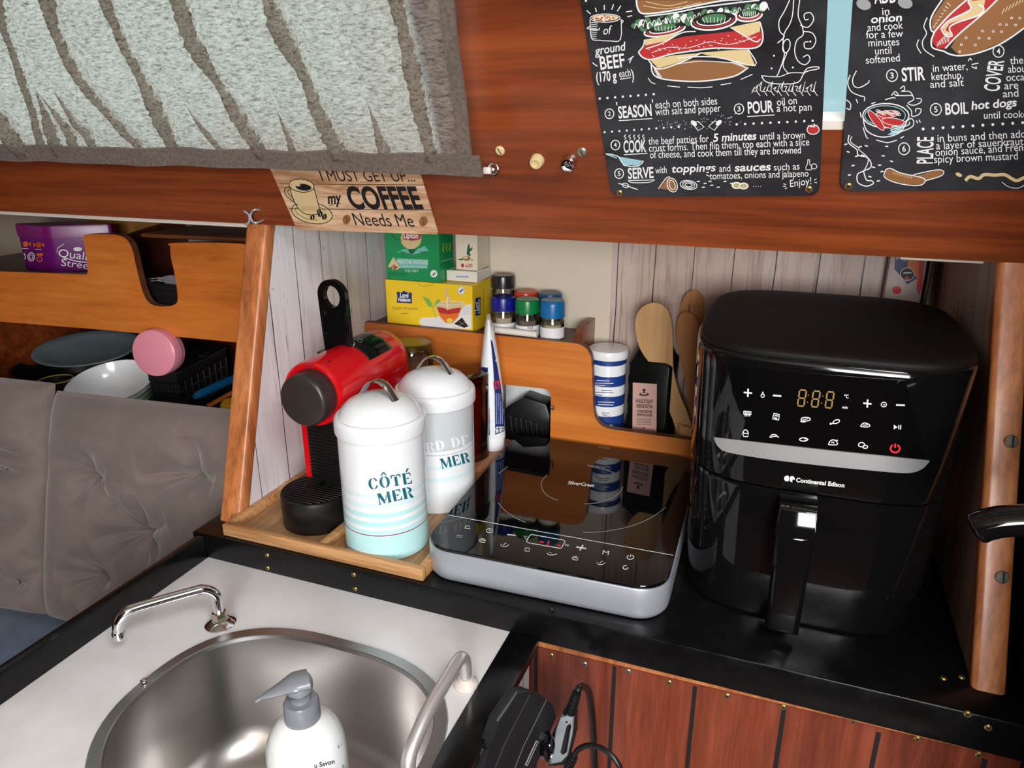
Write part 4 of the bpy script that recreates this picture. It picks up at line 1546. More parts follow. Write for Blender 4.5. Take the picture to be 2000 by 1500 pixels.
# lever
bm = B()
LX, LY = -0.5610, 0.802
hw, r = 0.0208, 0.0215
out2 = [(-hw * 0.98, 0.212), (hw * 1.02, 0.212)] + [(r * math.cos(a), 0.2935 + r * math.sin(a)) for a in [PI * k / 14 for k in range(15)]]
hl = [(0.0003 + 0.0125 * math.cos(a), 0.2925 + 0.0145 * math.sin(a)) for a in [2 * PI * k / 20 for k in range(20)]]
plate(bm, out2, [hl], lambda x, z: V((LX + x - (z - .212) * 0.05, LY + (z - 0.212) * 0.02, z)), (0, 0.0085, 0))
box(bm, (LX - hw + 0.002, LY - 0.0022, 0.219), (LX - hw + 0.005, LY + 0.001, 0.272), 0.0008)
box(bm, (LX + hw - 0.005, LY - 0.0022, 0.219), (LX + hw - 0.002, LY + 0.001, 0.272), 0.0008)
box(bm, (LX - hw * .9, LY - 0.0015, 0.272), (LX + hw * .85, LY + 0.001, 0.2745), 0.0006)
mk('lever', bm, gloss_black, cm)
bm = B()
box(bm, (LX - hw - 0.010, LY - 0.006, 0.205), (LX + hw + 0.002, LY + 0.012, 0.2165), 0.003)
mk('lever_hinge', bm, satin_black, cm)
bm = B()
rings = []
for y in (0.806, 0.808, 0.835, 0.858, 0.866, 0.868):
    rr = 0.0437 if y in (0.806, 0.868) else 0.0452
    hi = 2.45 if y < 0.86 else 2.2
    rings.append([V((CX + rr * math.cos(a), y, CZ + rr * math.sin(a))) for a in [0.62 + (hi - 0.62) * k / 16 for k in range(17)]])
loft(bm, rings, closed=False)
# side lips
for j in (0, -1):
    for a, b in zip(rings, rings[1:]):
        o = lambda p: V((CX, p.y, CZ)) + (p - V((CX, p.y, CZ))) * 0.955
        bm.faces.new([bm.verts.new(q) for q in (a[j], b[j], o(b[j]), o(a[j]))])
cp = mk('control_panel', bm, gloss_black, cm)
P = Print(tree=bvh(cp))
P.ring((688, 674), 3.2, 2.6, 1.2, 0); P.ring((691, 671), 2.2, 1.8, 1, 0); P.ring((703, 666), 4, 3, 0.9, 1)
P.build('button_marks', [ink_white, ink_grey], cm)
P = Print(tree=bvh(cm.children[0]))
P.poly([(622, 711), (647, 704), (637, 717)], 0); P.ring((603, 713), 4.5, 2.4, 1.6, 1)
P.build('emblem', [cap_metal, enamel_red], cm)

# ------------------------------------------------------------------ enamel canisters


def stencil(P, word, p0, p1, h, mi):
    """stencil-cut serif capitals from p0 to p1 along the baseline"""
    def arc(cx, cy, ro, so, ri, si, a0, a1, n=10):
        o = [(cx + ro * math.cos(R(a0 + (a1 - a0) * k / n)), cy + so * math.sin(R(a0 + (a1 - a0) * k / n))) for k in range(n + 1)]
        return o + [(cx + ri * math.cos(R(a0 + (a1 - a0) * k / n)), cy + si * math.sin(R(a0 + (a1 - a0) * k / n))) for k in range(n, -1, -1)]
    q = lambda a, b, c, d: [(a, b), (c, b), (c, d), (a, d)]
    F = {'C': [arc(.52, .5, .5, .52, .22, .45, 100, 260), arc(.52, .5, .48, .52, .30, .42, 25, 82), arc(.52, .5, .48, .52, .30, .42, 278, 335)],
         'O': [arc(.5, .5, .5, .52, .22, .44, 97, 263), arc(.5, .5, .5, .52, .22, .44, -83, 83)],
         'T': [q(.36, .0, .64, .84), q(.24, 0, .76, .06), [(0, 1), (.46, 1), (.46, .9), (.14, .88), (.08, .68), (0, .68)], [(1, 1), (.54, 1), (.54, .9), (.86, .88), (.92, .68), (1, .68)]],
         'E': [q(.08, 0, .40, 1), [(.47, 1), (.95, 1), (.95, .7), (.88, .7), (.82, .9), (.47, .9)], q(.47, .46, .74, .56), [(.47, 0), (.98, 0), (.98, .32), (.9, .32), (.84, .1), (.47, .1)]],
         'M': [q(.07, .0, .15, .95), q(.0, 0, .22, .06), [(.0, 1), (.30, 1), (.54, .22), (.47, .0), (.42, .0)], [(.58, .16), (.70, .6), (.70, .86), (.56, .34)], q(.74, 0, .96, 1), q(.68, 0, 1.02, .06)],
         'R': [q(.06, 0, .36, 1), q(0, 0, .42, .06), arc(.48, .73, .42, .27, .16, .18, -90, 90), [(.52, .44), (.74, .40), (.96, 0), (.66, 0)]],
         'B': [q(.06, 0, .36, 1), arc(.46, .74, .42, .26, .14, .17, -90, 90), arc(.46, .26, .5, .26, .2, .17, -90, 90)],
         'D': [q(.06, 0, .36, 1), arc(.42, .5, .56, .5, .26, .42, -88, 88)]}
    adv = {'M': 1.25, 'T': 0.95, 'E': 0.88, 'R': 1.0, ' ': 0.55, 'C': 0.95, 'O': 1.0, 'B': .95, 'D': 1.02}
    base = {'Ô': 'O', 'É': 'E'}
    tot = sum(adv[base.get(c, c)] + .12 for c in word) - .12
    d = V((p1[0] - p0[0], p1[1] - p0[1]))
    u = V((d.y, -d.x)).normalized() * h
    x = 0
    to = lambda a, b: (p0[0] + d.x * a + u.x * b, p0[1] + d.y * a + u.y * b)
    for c in word:
        k = base.get(c, c)
        shapes = list(F.get(k, []))
        if c == 'É': shapes.append([(.45, 1.08), (.62, 1.08), (.9, 1.38), (.64, 1.38)])
        if c == 'Ô': shapes += [[(.18, 1.08), (.34, 1.08), (.56, 1.34), (.44, 1.40)], [(.82, 1.08), (.66, 1.08), (.44, 1.34), (.56, 1.40)]]
        for s in shapes:
            P.poly([to((x + a * adv[k]) / tot, b) for a, b in s], mi)
        x += adv[k] + .12


def canister(name, label, c, z0, zl, bands, hp):
    """bands: (z_top, material) from the top down"""
    t = thing(name, label, 'canister', (c[0], c[1], z0))
    bm = B()
    mats = []
    zb = [z0 + 0.0025] + [b[0] for b in bands[::-1]]
    lathe(bm, [(0, z0), (0.0505, z0), (0.0525, z0 + 0.0025)], (c[0], c[1], 0), 64)
    for (z1, m), za in zip(bands[::-1], zb):
        if m not in mats: mats.append(m)
        lathe(bm, [(0.0525, za), (0.0525, z1)], (c[0], c[1], 0), 64, None, mats.index(m))
    bmesh.ops.remove_doubles(bm, verts=bm.verts, dist=1e-5)
    body = mk('body', bm, mats, t)
    bm = B()
    lathe(bm, [(0.0510, zl - 0.004), (0.0550, zl - 0.002), (0.0555, zl + 0.001), (0.0553, zl + 0.011), (0.0545, zl + 0.0150), (0.0525, zl + 0.0172), (0.0495, zl + 0.0176), (0.0485, zl + 0.0190), (0.0455, zl + 0.0255), (0.0380, zl + 0.0330), (0.0260, zl + 0.0385), (0.0130, zl + 0.0410), (0, zl + 0.0415)], (c[0], c[1], 0), 64)
    lid = mk('lid', bm, enamel, t)
    bm = B()
    e0, e1 = at(*hp[0], 'z', zl + 0.034), at(*hp[1], 'z', zl + 0.034)
    d = V((e1.x - e0.x, e1.y - e0.y, 0)).normalized()
    o = V((c[0], c[1], zl + 0.0300))
    pts = []
    for s, h in ((-0.0385, 0.001), (-0.033, 0.0025), (-0.026, 0.010), (-0.014, 0.0225), (0.0, 0.0265), (0.014, 0.0225), (0.026, 0.010), (0.033, 0.0025), (0.0385, 0.001)):
        pts.append(o + d * s * 0.92 + V((0, 0, h * 1.05)))
    tube(bm, pts, 0.0068, 10, 5, 0, (1.0, 0.20), up=(0, 0, 1))
    mk('handle', bm, chrome, lid)
    return t, body


C1, C2 = (-0.4425, 0.7080), (-0.4340, 0.8360)
c1, b1 = canister('canister', 'white enamel canister with aqua bands, in front, reading COTE MER', C1, 0.0048, 0.1625,
                  [(0.160, enamel), (0.0965, enamel_pale), (0.0915, enamel), (0.0845, enamel_pale), (0.0780, enamel), (0.0715, enamel_aqua), (0.0655, enamel), (0.0600, enamel_aqua), (0.0530, enamel), (0.0485, enamel_aqua), (0.0435, enamel), (0.0425, enamel_red), (0.0412, enamel_aqua)], ((697, 788), (793, 811)))
P = Print(tree=bvh(b1))
stencil(P, 'CÔTÉ', (721, 957), (805, 944), 22, 0)
stencil(P, 'MER', (740, 986), (809, 971), 22, 0)
P.build('lettering', [ink_teal, enamel], c1)
c2, b2 = canister('canister', 'grey and white enamel canister behind, lettered BORD DE MER', C2, 0.0048, 0.1560,
                  [(0.1535, enamel_grey), (0.0985, enamel), (0.0940, enamel_grey), (0.0925, enamel), (0.0770, enamel_pale), (0.0720, enamel), (0.0600, enamel_pale), (0.0540, enamel)], ((785, 728), (893, 742)))
P = Print(tree=bvh(b2))
stencil(P, 'BORD DE', (797, 891), (917, 868), 19, 1)
stencil(P, 'MER', (863, 916), (919, 902), 20, 0)
P.build('lettering', [ink_teal, enamel, enamel_grey], c2)

# ------------------------------------------------------------------ glass storage jars behind, squeeze tube


def lidded_jar(name, label, cat, c, r, z0, ztop, glassm, fill, fillm, lidm, lid_h, lid_r, n=32):
    t = thing(name, label, cat, (c[0], c[1], z0))
    bm = B()
    lathe(bm, [(0, z0), (r * 0.93, z0), (r, z0 + r * 0.12), (r, ztop - lid_h - r * 0.25), (r * 0.9, ztop - lid_h), (r * 0.86, ztop - lid_h * .6)], (c[0], c[1], 0), n)
    mk('glass_body', bm, glassm, t)
    if fill:
        bm = B()
        k = 0.90
        lathe(bm, [(0, z0 + r * 0.1), (r * k * .9, z0 + r * .1), (r * k, z0 + r * .2), (r * k, z0 + (ztop - z0) * fill), (0, z0 + (ztop - z0) * fill + r * .06)], (c[0], c[1], 0), n)
        mk('contents', bm, fillm, t)
    bm = B()
    L = lid_r
    lathe(bm, [(L * .93, ztop - lid_h), (L, ztop - lid_h * .97), (L, ztop - lid_h * 0.25), (L * .95, ztop - lid_h * .06), (L * .86, ztop), (L * .5, ztop - lid_h * .03), (0, ztop - lid_h * .02)], (c[0], c[1], 0), n)
    mk('lid', bm, lidm, t)
    return t


coffee = plain('brown coffee powder', (112, 72, 46), 0.9)
cocoa = plain('amber brown contents', (140, 82, 44), 0.7)
lidded_jar('storage_jar', 'glass jar with a dull gold lid behind the red coffee machine', 'jar', (-0.5385, 0.966), 0.0325, 0.001, 0.1905, jar_glass, 0.86, coffee, gold_lid, 0.007, 0.0315)
lidded_jar('storage_jar', 'tall amber jar with a brown glass lid behind the grey canister', 'jar', (-0.4375, 0.934), 0.0385, 0.0012, 0.1640, brown_glass, 0.90, cocoa, brown_glass, 0.018, 0.0385)

tb = thing('squeeze_tube', 'white, blue and red squeeze tube standing on its cap beside the hob', 'tube', (-0.395, 0.945, 0.031))
TC = at(965, 880, 'z', 0.0315)
TC = V((TC.x - 0.0065, TC.y + 0.012, 0))
bm = B()
rings = []
vdir = V((TC.x, TC.y, 0)).normalized()
sdir = V((vdir.y, -vdir.x, 0))
for k in range(13):
    t = k / 12
    z = 0.0505 + 0.190 * t
    w = 0.0158 * (1 - 0.10 * t) - 0.004 * t
    dd = 0.0150 * (1 - t) ** 0.8 + 0.0012
    # the crimp stands edge-on to the room
    TW = [(0, .0163), (.2, .0158), (.45, .0143), (.68, .0109), (.87, .0068), (1, .0024)]
    for (ta, wa), (tb_, wb_) in zip(TW, TW[1:]):
        if ta <= t <= tb_ + 1e-6: hw_ = wa + (wb_ - wa) * (t - ta) / (tb_ - ta)
    a = sdir * hw_ * 1.20
    b = vdir * (0.0170 + 0.003 * t)
    cc = V((TC.x - 0.005 * t, TC.y, z))
    rings.append([cc + a * math.cos(2 * PI * q / 24) + b * math.sin(2 * PI * q / 24) for q in range(24)])
loft(bm, rings)
tube_body = mk('tube_body', bm, enamel, tb)
bm = B()
lathe(bm, [(0, 0.0312), (0.0170, 0.0312), (0.0180, 0.0325), (0.0182, 0.048), (0.0175, 0.0515), (0, 0.0515)], (TC.x, TC.y, 0), 28)
mk('cap', bm, enamel, tb)
P = Print(tree=bvh(tube_body), fine=4.0)
P.poly([(938, 716), (953, 718), (957, 850), (945, 849), (940, 800)], 0)
P.poly([(940, 797), (956, 797), (957, 827), (943, 827)], 1)
P.poly([(936, 672), (941, 668), (941, 694), (934, 690)], 1)
P.poly([(958, 662), (962, 668), (972, 720), (980, 770), (985, 800), (985, 842), (967, 849), (966, 770), (963, 715)], 0)
P.poly([(963, 746), (976, 742), (979, 758), (965, 762)], 1)
P.poly([(967, 834), (983, 832), (984, 842), (967, 846)], 2)
P.line([(968, 706), (970, 690), (965, 676), (969, 668)], 1.6, 2)
for k in range(4): P.line([(969 + 3.6 * k, 768), (969.6 + 3.9 * k, 828)], 1.5, 3, 1)
P.line([(968, 838), (982, 836)], 2, 0, 1)
P.build('print', [ink_navy, led_dim if False else plain('tube red print', (214, 50, 56), 0.4), ink_white, ink_lilac], tb)

# ------------------------------------------------------------------ induction hob
HC, HX, HY, HR = V((-0.2305, 0.8335, 0)), 0.143, 0.1745, 0.036
HM = Matrix.Translation(HC) @ Matrix.Rotation(R(1.7), 4, 'Z')
hob = thing('induction_hob', 'portable black glass induction hob in a silver housing on the black counter', 'hob', (HC.x, HC.y, 0.001))


def hr(g, z): return [HM @ p for p in rrect(0, 0, HX + g, HY + g, HR + g, z, 9)]


bm = B()
loft(bm, [hr(-0.012, 0.0012), hr(-0.004, 0.0022), hr(-0.001, 0.006), hr(0, 0.010), hr(0, 0.0395), hr(-0.0006, 0.0410), hr(-0.002, 0.0412)])
mk('housing', bm, silver, hob)
bm = B()
loft(bm, [hr(-0.0017, 0.0405), hr(-0.0014, 0.0440), hr(-0.0022, 0.0448)])
hg = mk('glass_top', bm, glass_black, hob)
P = ZoomPrint(800, 850, 3.3333, plane=(V((0, 0, 0.0448)), V((0, 0, 1))))
P.line([(255, 522), (1715, 783)], 4, 0, 1)
for l in ([(575, 440), (620, 490), (690, 540), (755, 568)], [(1130, 635), (1250, 630), (1420, 600), (1560, 545), (1670, 470)], [(580, 250), (640, 205)], [(1180, 205), (1260, 220), (1345, 254)],
          [(895, 260), (862, 300), (860, 340), (885, 385), (930, 412), (968, 425)], [(1135, 450), (1230, 440), (1320, 410), (1370, 370), (1388, 335)]): P.line(l, 4, 1)
P.text('min', (1158, 206), (1228, 214), 20, 1, 0.0); P.text('max', (1232, 84), (1306, 93), 17, 1, 0.0)
P.text('SilverCrest', (1030, 318), (1200, 339), 20, 0, 0.03, (0.1, -1), 0.2)
P.ring((520, 623), 21, 13, 4, 0); P.line([(520, 613), (520, 624), (530, 624)], 3, 0, 1)
P.line([(635, 648), (692, 655)], 7, 0, 1); P.text('°C', (740, 674), (764, 677), 18, 0, 0)
P.line([(795, 648), (1000, 684), (1012, 692), (990, 734), (978, 738), (772, 702), (760, 694), (782, 654)], 5, 0, 1, True)
for l in ([(850, 694), (872, 698)], [(908, 690), (897, 718)], [(965, 718), (982, 721)]): P.line(l, 5, 2, 1)
P.text('W', (1008, 724), (1038, 729), 17, 0, 0); P.line([(1085, 729), (1150, 740)], 9, 0, 1); P.line([(1130, 716), (1108, 752)], 9, 0, 1)
P.text('M', (1254, 776), (1294, 783), 28, 0, 0.0, (0.25, -1))
P.ring((1437, 796), 22, 14, 5, 0, -60, 240); P.line([(1440, 778), (1437, 794)], 5, 0, 1)
for c, k in (((375, 600), 0), ((325, 658), 1), ((475, 688), 2), ((615, 715), 3), ((768, 745), 4), ((925, 773), 5), ((1078, 803), 2), ((1242, 833), 3), ((1405, 863), 6)):
    x, y = c
    if k == 0: P.line([(x - 16, y + 8), (x - 4, y - 10), (x + 12, y - 6), (x + 20, y + 10)], 4, 0, 1, True)
    elif k == 1: P.line([(x - 20, y - 6), (x + 22, y - 2), (x + 18, y + 12), (x - 22, y + 8)], 4, 1, 1, True); P.line([(x - 10, y), (x + 12, y + 4)], 4, 1, 1)
    elif k == 2: P.line([(x - 20, y - 6), (x - 16, y + 8), (x + 14, y + 12), (x + 20, y - 2)], 5, 0, 1, True); P.line([(x - 12, y - 14), (x + 12, y - 10)], 4, 0, 1)
    elif k == 3: P.line([(x - 22, y - 4), (x - 12, y + 10), (x + 16, y + 10), (x + 30, y - 2)], 4, 0); P.line([(x - 6, y + 2), (x + 14, y - 12)], 4, 0, 1)
    elif k == 4: P.line([(x - 14, y - 10), (x + 12, y - 8), (x + 10, y + 14), (x - 18, y + 10)], 4, 0, 1, True)
    elif k == 5: P.line([(x - 30, y - 4), (x - 20, y + 6), (x + 6, y + 8), (x + 34, y + 2)], 5, 0); P.line([(x - 16, y - 10), (x, y - 4)], 3, 0, 1)
    else: P.ring((x, y), 15, 12, 6, 0, 0, 300)
P.build('control_print', [ink_white, ink_grey, led_red], hob)

# ------------------------------------------------------------------ air fryer
FC = (0.0455, 0.8575)
FHX, FHY = 0.1335, 0.1515
af = thing('air_fryer', 'large glossy black air fryer with touch panel, silver bar and pull-out drawer', 'air fryer', (FC[0], FC[1], 0.001))


def fr(s, z, e=4.1): return sell(FC[0], FC[1] + 0.001, FHX * s, FHY * s, e, z, 96)


bm = B()
loft(bm, [fr(0.90, 0.1605), fr(0.978, 0.1610), fr(0.982, 0.164), fr(0.988, 0.20), fr(1.0, 0.27), fr(1.002, 0.288), fr(0.998, 0.2935), fr(0.985, 0.2955), fr(0.95, 0.2955)])
fbody = mk('body', bm, gloss_black, af, sharp=50)
bm = B()
loft(bm, [fr(0.976, 0.2945), fr(0.982, 0.2980), fr(0.978, 0.3005), fr(0.965, 0.3022), fr(0.93, 0.3030), fr(0.75, 0.3036), fr(0.4, 0.3038)])
mk('lid', bm, matt_black, af, sharp=50)
bm = B()
loft(bm, [fr(0.86, 0.0012), fr(0.915, 0.003), fr(0.930, 0.010), fr(0.955, 0.06), fr(0.974, 0.154), fr(0.970, 0.1585), fr(0.90, 0.1595)])
drw = mk('drawer', bm, gloss_black, af, sharp=50)
HXC = 0.0330
bm = B()
yfr = FC[1] - FHY * 0.97
slab(bm, [(HXC - 0.0165, yfr - 0.030, 0.012), (HXC - 0.0175, yfr - 0.033, 0.128), (HXC + 0.0175, yfr - 0.033, 0.128), (HXC + 0.0165, yfr - 0.030, 0.012)], (0, 0.022, 0), 0.006, seg=3)
slab(bm, [(HXC - 0.0185, yfr - 0.034, 0.126), (HXC - 0.0175, yfr - 0.026, 0.1535), (HXC + 0.0175, yfr - 0.026, 0.1535), (HXC + 0.0185, yfr - 0.034, 0.126)], (0, 0.045, 0), 0.002)
mk('handle', bm, gloss_black, drw)
TREE = bvh(fbody)


def patch(name, top, bot, lift, m, parent, n=40, rows=4, tree=TREE):
    """a thin piece laid on the curved front: between two outlines"""
    t2, b2 = smooth_path([V((*p, 0)) for p in top], 12), smooth_path([V((*p, 0)) for p in bot], 12)
    pick = lambda l, t: l[min(len(l) - 1, int(round(t * (len(l) - 1))))]
    P = Print(tree=tree)
    grid = []
    for j in range(-1, rows + 2):
        row = []
        for i in range(-1, n + 2):
            u, w = min(1, max(0, i / n)), min(1, max(0, j / rows))
            q = pick(t2, u).lerp(pick(b2, u), w)
            skirt = i in (-1, n + 1) or j in (-1, rows + 1)
            row.append(P.pt((q.x, q.y), 0.0000 if skirt else lift))
        grid.append(row)
    bm = B()
    loft(bm, grid, closed=False)
    return mk(name, bm, m, parent, sharp=50)


pan = patch('touch_panel', [(1413, 713), (1500, 722), (1640, 734), (1768, 743)], [(1398, 852), (1500, 864), (1650, 881), (1810, 897)], 0.0007, glass_black, af)
patch('control_bar', [(1395.5, 853.5), (1500, 865.5), (1650, 882.5), (1814, 898.5)], [(1396.5, 858), (1404, 872), (1424, 883), (1500, 896), (1600, 908), (1700, 918), (1770, 923), (1798, 916), (1813, 902)], 0.0011, plain('brushed silver bar', (200, 200, 200), 0.36, 0.7), af)
P = ZoomPrint(1400, 450, 3.3333, tree=bvh(pan))
ln, W_ = P.line, 0
for c in ((203, 1056), (980, 1126)):
    ln([(c[0] - 27, c[1] - 2), (c[0] + 27, c[1] + 3)], 10, 0, 1); ln([(c[0] + 2, c[1] - 26), (c[0] - 1, c[1] + 27)], 10, 0, 1)
ln([(365, 1074), (420, 1078)], 10, 0, 1); ln([(1166, 1136), (1224, 1138)], 10, 0, 1)
P.ring((299, 1075), 11, 11, 5, 0); ln([(300, 1050), (299, 1070)], 8, 0, 1)
P.ring((1087, 1133), 17, 15, 5, 0); P.disc((1088, 1134), 6, 4, 0)
for k in range(3):
    x, y = 525 + 90 * k, 1036 + 6 * k
    for l in ([(18, 2), (56, 5)], [(10, 54), (48, 57)], [(2, 104), (40, 108)], [(14, 8), (8, 48)], [(58, 10), (52, 52)], [(6, 60), (1, 98)], [(48, 62), (42, 102)]):
        ln([(x + a, y + b) for a, b in l], 9, 2, 1)
for x, y in ((596, 1072), (590, 1118), (690, 1078), (684, 1124)): P.disc((x, y), 4, 4, 2, 6)
P.text('°C', (830, 1092), (858, 1092), 24, 0, 0.02); P.text('min', (816, 1158), (852, 1160), 17, 0, 0.02)
# pictograms
x, y = 200, 1190
ln([(x - 24, y - 14), (x + 24, y - 10), (x + 24, y + 8), (x - 24, y + 6)], 6, 0, 1, True)
for k in range(4): ln([(x - 14 + 10 * k, y - 12), (x - 16 + 10 * k, y + 20)], 5, 0, 1)
x, y = 385, 1212
ln([(x - 12, y - 22), (x + 22, y - 14), (x + 18, y + 22), (x - 22, y + 14)], 6, 0, 1, True); ln([(x - 8, y - 8), (x + 14, y - 4)], 6, 0, 1); ln([(x - 12, y + 6), (x + 8, y + 12)], 8, 0, 1)
x, y = 575, 1230
P.ring((x + 4, y - 2), 30, 12, 6, 0); ln([(x - 30, y + 8), (x - 20, y + 16), (x + 4, y + 14)], 6, 0); ln([(x - 12, y), (x + 18, y - 4)], 4, 0, 1)
x, y = 768, 1248
P.ring((x + 10, y - 4), 22, 11, 6, 0, 0, 360, 16, -.35); ln([(x - 8, y + 4), (x - 30, y + 14), (x - 26, y + 2)], 6, 0)
x, y = 965, 1267
ln([(x - 30, y + 8), (x - 10, y - 14), (x + 20, y - 8), (x + 32, y + 4), (x + 10, y + 12)], 6, 0, 3, True); ln([(x - 14, y), (x + 18, y - 2)], 5, 0, 1)
P.poly([(1152, 1264), (1152, 1294), (1176, 1280)], 0); ln([(1184, 1266), (1184, 1294)], 6, 0, 1); ln([(1197, 1266), (1196, 1295)], 6, 0, 1)
x, y = 188, 1320
ln([(x - 18, y), (x - 8, y - 20), (x + 8, y - 20), (x + 18, y)], 6, 0); ln([(x - 18, y), (x - 14, y + 20), (x + 14, y + 22), (x + 18, y + 2)], 6, 0, 1, True)
x, y = 375, 1338
ln([(x - 30, y + 10), (x - 16, y - 8), (x + 8, y - 8), (x + 28, y + 10)], 6, 0); ln([(x - 22, y + 10), (x - 6, y + 2), (x + 14, y + 2)], 5, 0)
x, y = 565, 1360
P.ring((x, y), 26, 11, 6, 0); ln([(x + 4, y - 8), (x + 32, y), (x + 6, y + 8)], 6, 0, 1)
x, y = 757, 1380
ln([(x - 30, y + 14), (x - 22, y - 6), (x - 2, y - 18), (x + 20, y - 10), (x + 26, y + 14)], 6, 0, 3, True); ln([(x - 12, y + 2), (x, y - 4), (x + 6, y + 6)], 5, 0); ln([(x + 18, y - 10), (x + 30, y - 16)], 7, 0, 1)
x, y = 950, 1400
P.ring((x - 8, y - 6), 20, 14, 6, 0); P.ring((x + 16, y + 8), 16, 10, 6, 0)
P.ring((1160, 1419), 30, 26, 9, 3, -60, 240); ln([(1161, 1388), (1160, 1414)], 9, 3, 1)
P.build('pictograms', [ink_white, ink_grey, led_gold, led_red], af)
P = ZoomPrint(1400, 850, 3.3333, tree=TREE)
P.text('Continental Edison', (515, 303), (830, 339), 27, 0, 0.03)
P.disc((458, 281), 20, 19, 0); P.disc((490, 285), 18, 20, 0); P.poly([(470, 262), (475, 262), (474, 300), (468, 300)], 1); P.poly([(492, 288), (510, 290), (508, 306), (492, 306)], 1)
P.build('logo', [ink_white, gloss_black], af)


# ------------------------------------------------------------------ tea boxes and spice jars on the locker
ZT = 0.1934                                             # top of the locker's shelf


def carton(name, label, x0, x1, y0, y1, z0, z1, m, cat='box'):
    t = thing(name, label, cat, ((x0 + x1) / 2, (y0 + y1) / 2, z0))
    bm = B()
    box(bm, (x0, y0, z0), (x1, y1, z1), 0.0008, seg=1)
    return t, mk('carton', bm, m, t)


YB = YL + 0.014
p0, p1 = at(757, 637, 'y', YB), at(922, 560, 'y', YB)
ZY = at(840, 552, 'y', YB).z
ty, cy = carton('tea_box', 'yellow tea carton showing a glass cup of tea, lowest of the stacked tea boxes', p0.x, p1.x, YB, YB + 0.075, ZT, ZY, plain('yellow carton', (238, 200, 36), 0.4))
P = ZoomPrint(740, 440, 7.1423, tree=bvh(cy))
I5 = [ink_navy, ink_white, ink_orange, ink_yellow, ink_leaf, ink_brown, ink_black, ink_red, ink_cream, ink_dkgreen, ink_mint, ink_lilac]
P.poly([(590, 1290), (800, 1280), (1290, 1090), (1290, 1450), (1100, 1440), (600, 1410), (560, 1350)], 1)
P.poly([(248, 925), (320, 935), (350, 912), (385, 932), (462, 940), (458, 1015), (465, 1090), (250, 1080), (258, 1000)], 0)
P.text('Lord', (295, 1005), (412, 1008), 62, 1, 0.04); P.text('Nelson', (272, 1060), (440, 1064), 50, 1, 0.04)
P.text('English Breakfast', (190, 1168), (545, 1182), 40, 5, 0, None, .2); P.line([(310, 1226), (410, 1229)], 10, 5, 1)
P.line([(535, 790), (580, 835), (660, 848), (740, 830), (772, 800)], 5, 5)
P.disc((1150, 910), 52, 56, 1, 20); P.ring((1150, 910), 50, 54, 5, 11); P.poly([(1120, 925), (1180, 880), (1178, 900), (1140, 935)], 0)
P.poly([(780, 1080), (800, 1180), (860, 1300), (930, 1370), (1030, 1370), (1110, 1290), (1170, 1150), (1185, 1080)], 8)
P.poly([(808, 1130), (850, 1260), (930, 1350), (1030, 1352), (1100, 1280), (1150, 1140), (980, 1170)], 2)
P.poly([(812, 1140), (840, 1220), (980, 1240), (1120, 1220), (1148, 1150), (980, 1172)], 7)
P.poly([(940, 1320), (990, 1290), (1040, 1320), (1010, 1350), (960, 1350)], 3)
P.ring((1170, 1150), 50, 60, 10, 1, -80, 90); P.ring((985, 1085), 200, 26, 6, 1, 0, 360, 30)
P.line([(960, 880), (930, 960), (980, 1020), (950, 1100), (965, 1180)], 34, 8); P.line([(965, 1000), (950, 1080), (965, 1150)], 16, 1)
P.poly([(610, 1000), (680, 1010), (740, 1080), (755, 1140), (690, 1130), (650, 1060)], 4); P.poly([(750, 1160), (800, 1050), (860, 1030), (850, 1070), (780, 1120)], 4)
P.line([(755, 1140), (770, 1220), (800, 1290)], 8, 4)
P.poly([(1050, 1375), (1160, 1285), (1250, 1410), (1190, 1430)], 6)
for k in range(16): P.disc((1120 + 12 * (k % 8) + 5 * (k // 8), 1345 + 9 * (k % 5) + 10 * (k // 8)), 5, 4, 1 if k % 3 == 0 else 5, 6)
for k in range(4): P.line([(1170, 1150 + 28 * k), (1280, 1148 + 28 * k)], 5, 11, 1)
P.line([(1030, 1420), (1130, 1426)], 5, 11, 1)
P.poly([(1345, 1012), (1418, 1002), (1412, 1252), (1345, 1266), (1345, 1200), (1332, 1160), (1340, 1110)], 0)
P.text('Lord', (1382, 1190), (1380, 1075), 38, 1, 0.03, (-1, 0)); P.text('Nelson', (1406, 1228), (1404, 1030), 26, 1, 0.02, (-1, 0))
P.line([(1462, 900), (1452, 1230)], 5, 5, 1)
P.build('print', I5, ty)
g0, g1 = at(755, 545, 'y', YB), at(859, 545, 'y', YB)
tg, cg = carton('tea_box', 'green mint tea carton on the left of the yellow tea box', g0.x, g1.x, YB + 0.0005, YB + 0.052, ZY + 0.0006, ZY + 0.118, plain('green carton', (10, 140, 78), 0.35))
P = ZoomPrint(740, 440, 7.1423, tree=bvh(cg))
P.disc((450, 190), 145, 140, 8, 30)
P.poly([(345, 95), (585, 95), (580, 190), (540, 205), (460, 215), (380, 205), (332, 190)], 7); P.text('Lipton', (345, 178), (550, 182), 75, 1, 0.04)
P.poly([(240, 400), (330, 340), (420, 320), (480, 400), (540, 330), (640, 290), (700, 360), (600, 380), (470, 410), (330, 360)], 10)
P.poly([(395, 335), (510, 340), (455, 415)], 9); P.line([(175, 120), (230, 190), (330, 210)], 10, 9); P.line([(570, 360), (620, 375), (690, 358)], 10, 9)
P.poly([(240, 458), (688, 478), (680, 605), (300, 600)], 10)
P.text('MENTHE INTENSE', (255, 535), (690, 545), 55, 1, 0.0); P.line([(300, 572), (670, 580)], 6, 1, 1); P.text('THE VERT', (360, 650), (555, 655), 34, 1, 0.0)
P.poly([(205, 440), (300, 590), (250, 622), (125, 575)], 8); P.poly([(200, 540), (270, 590), (200, 628), (160, 600)], 5); P.line([(195, 520), (200, 628)], 6, 1, 1)
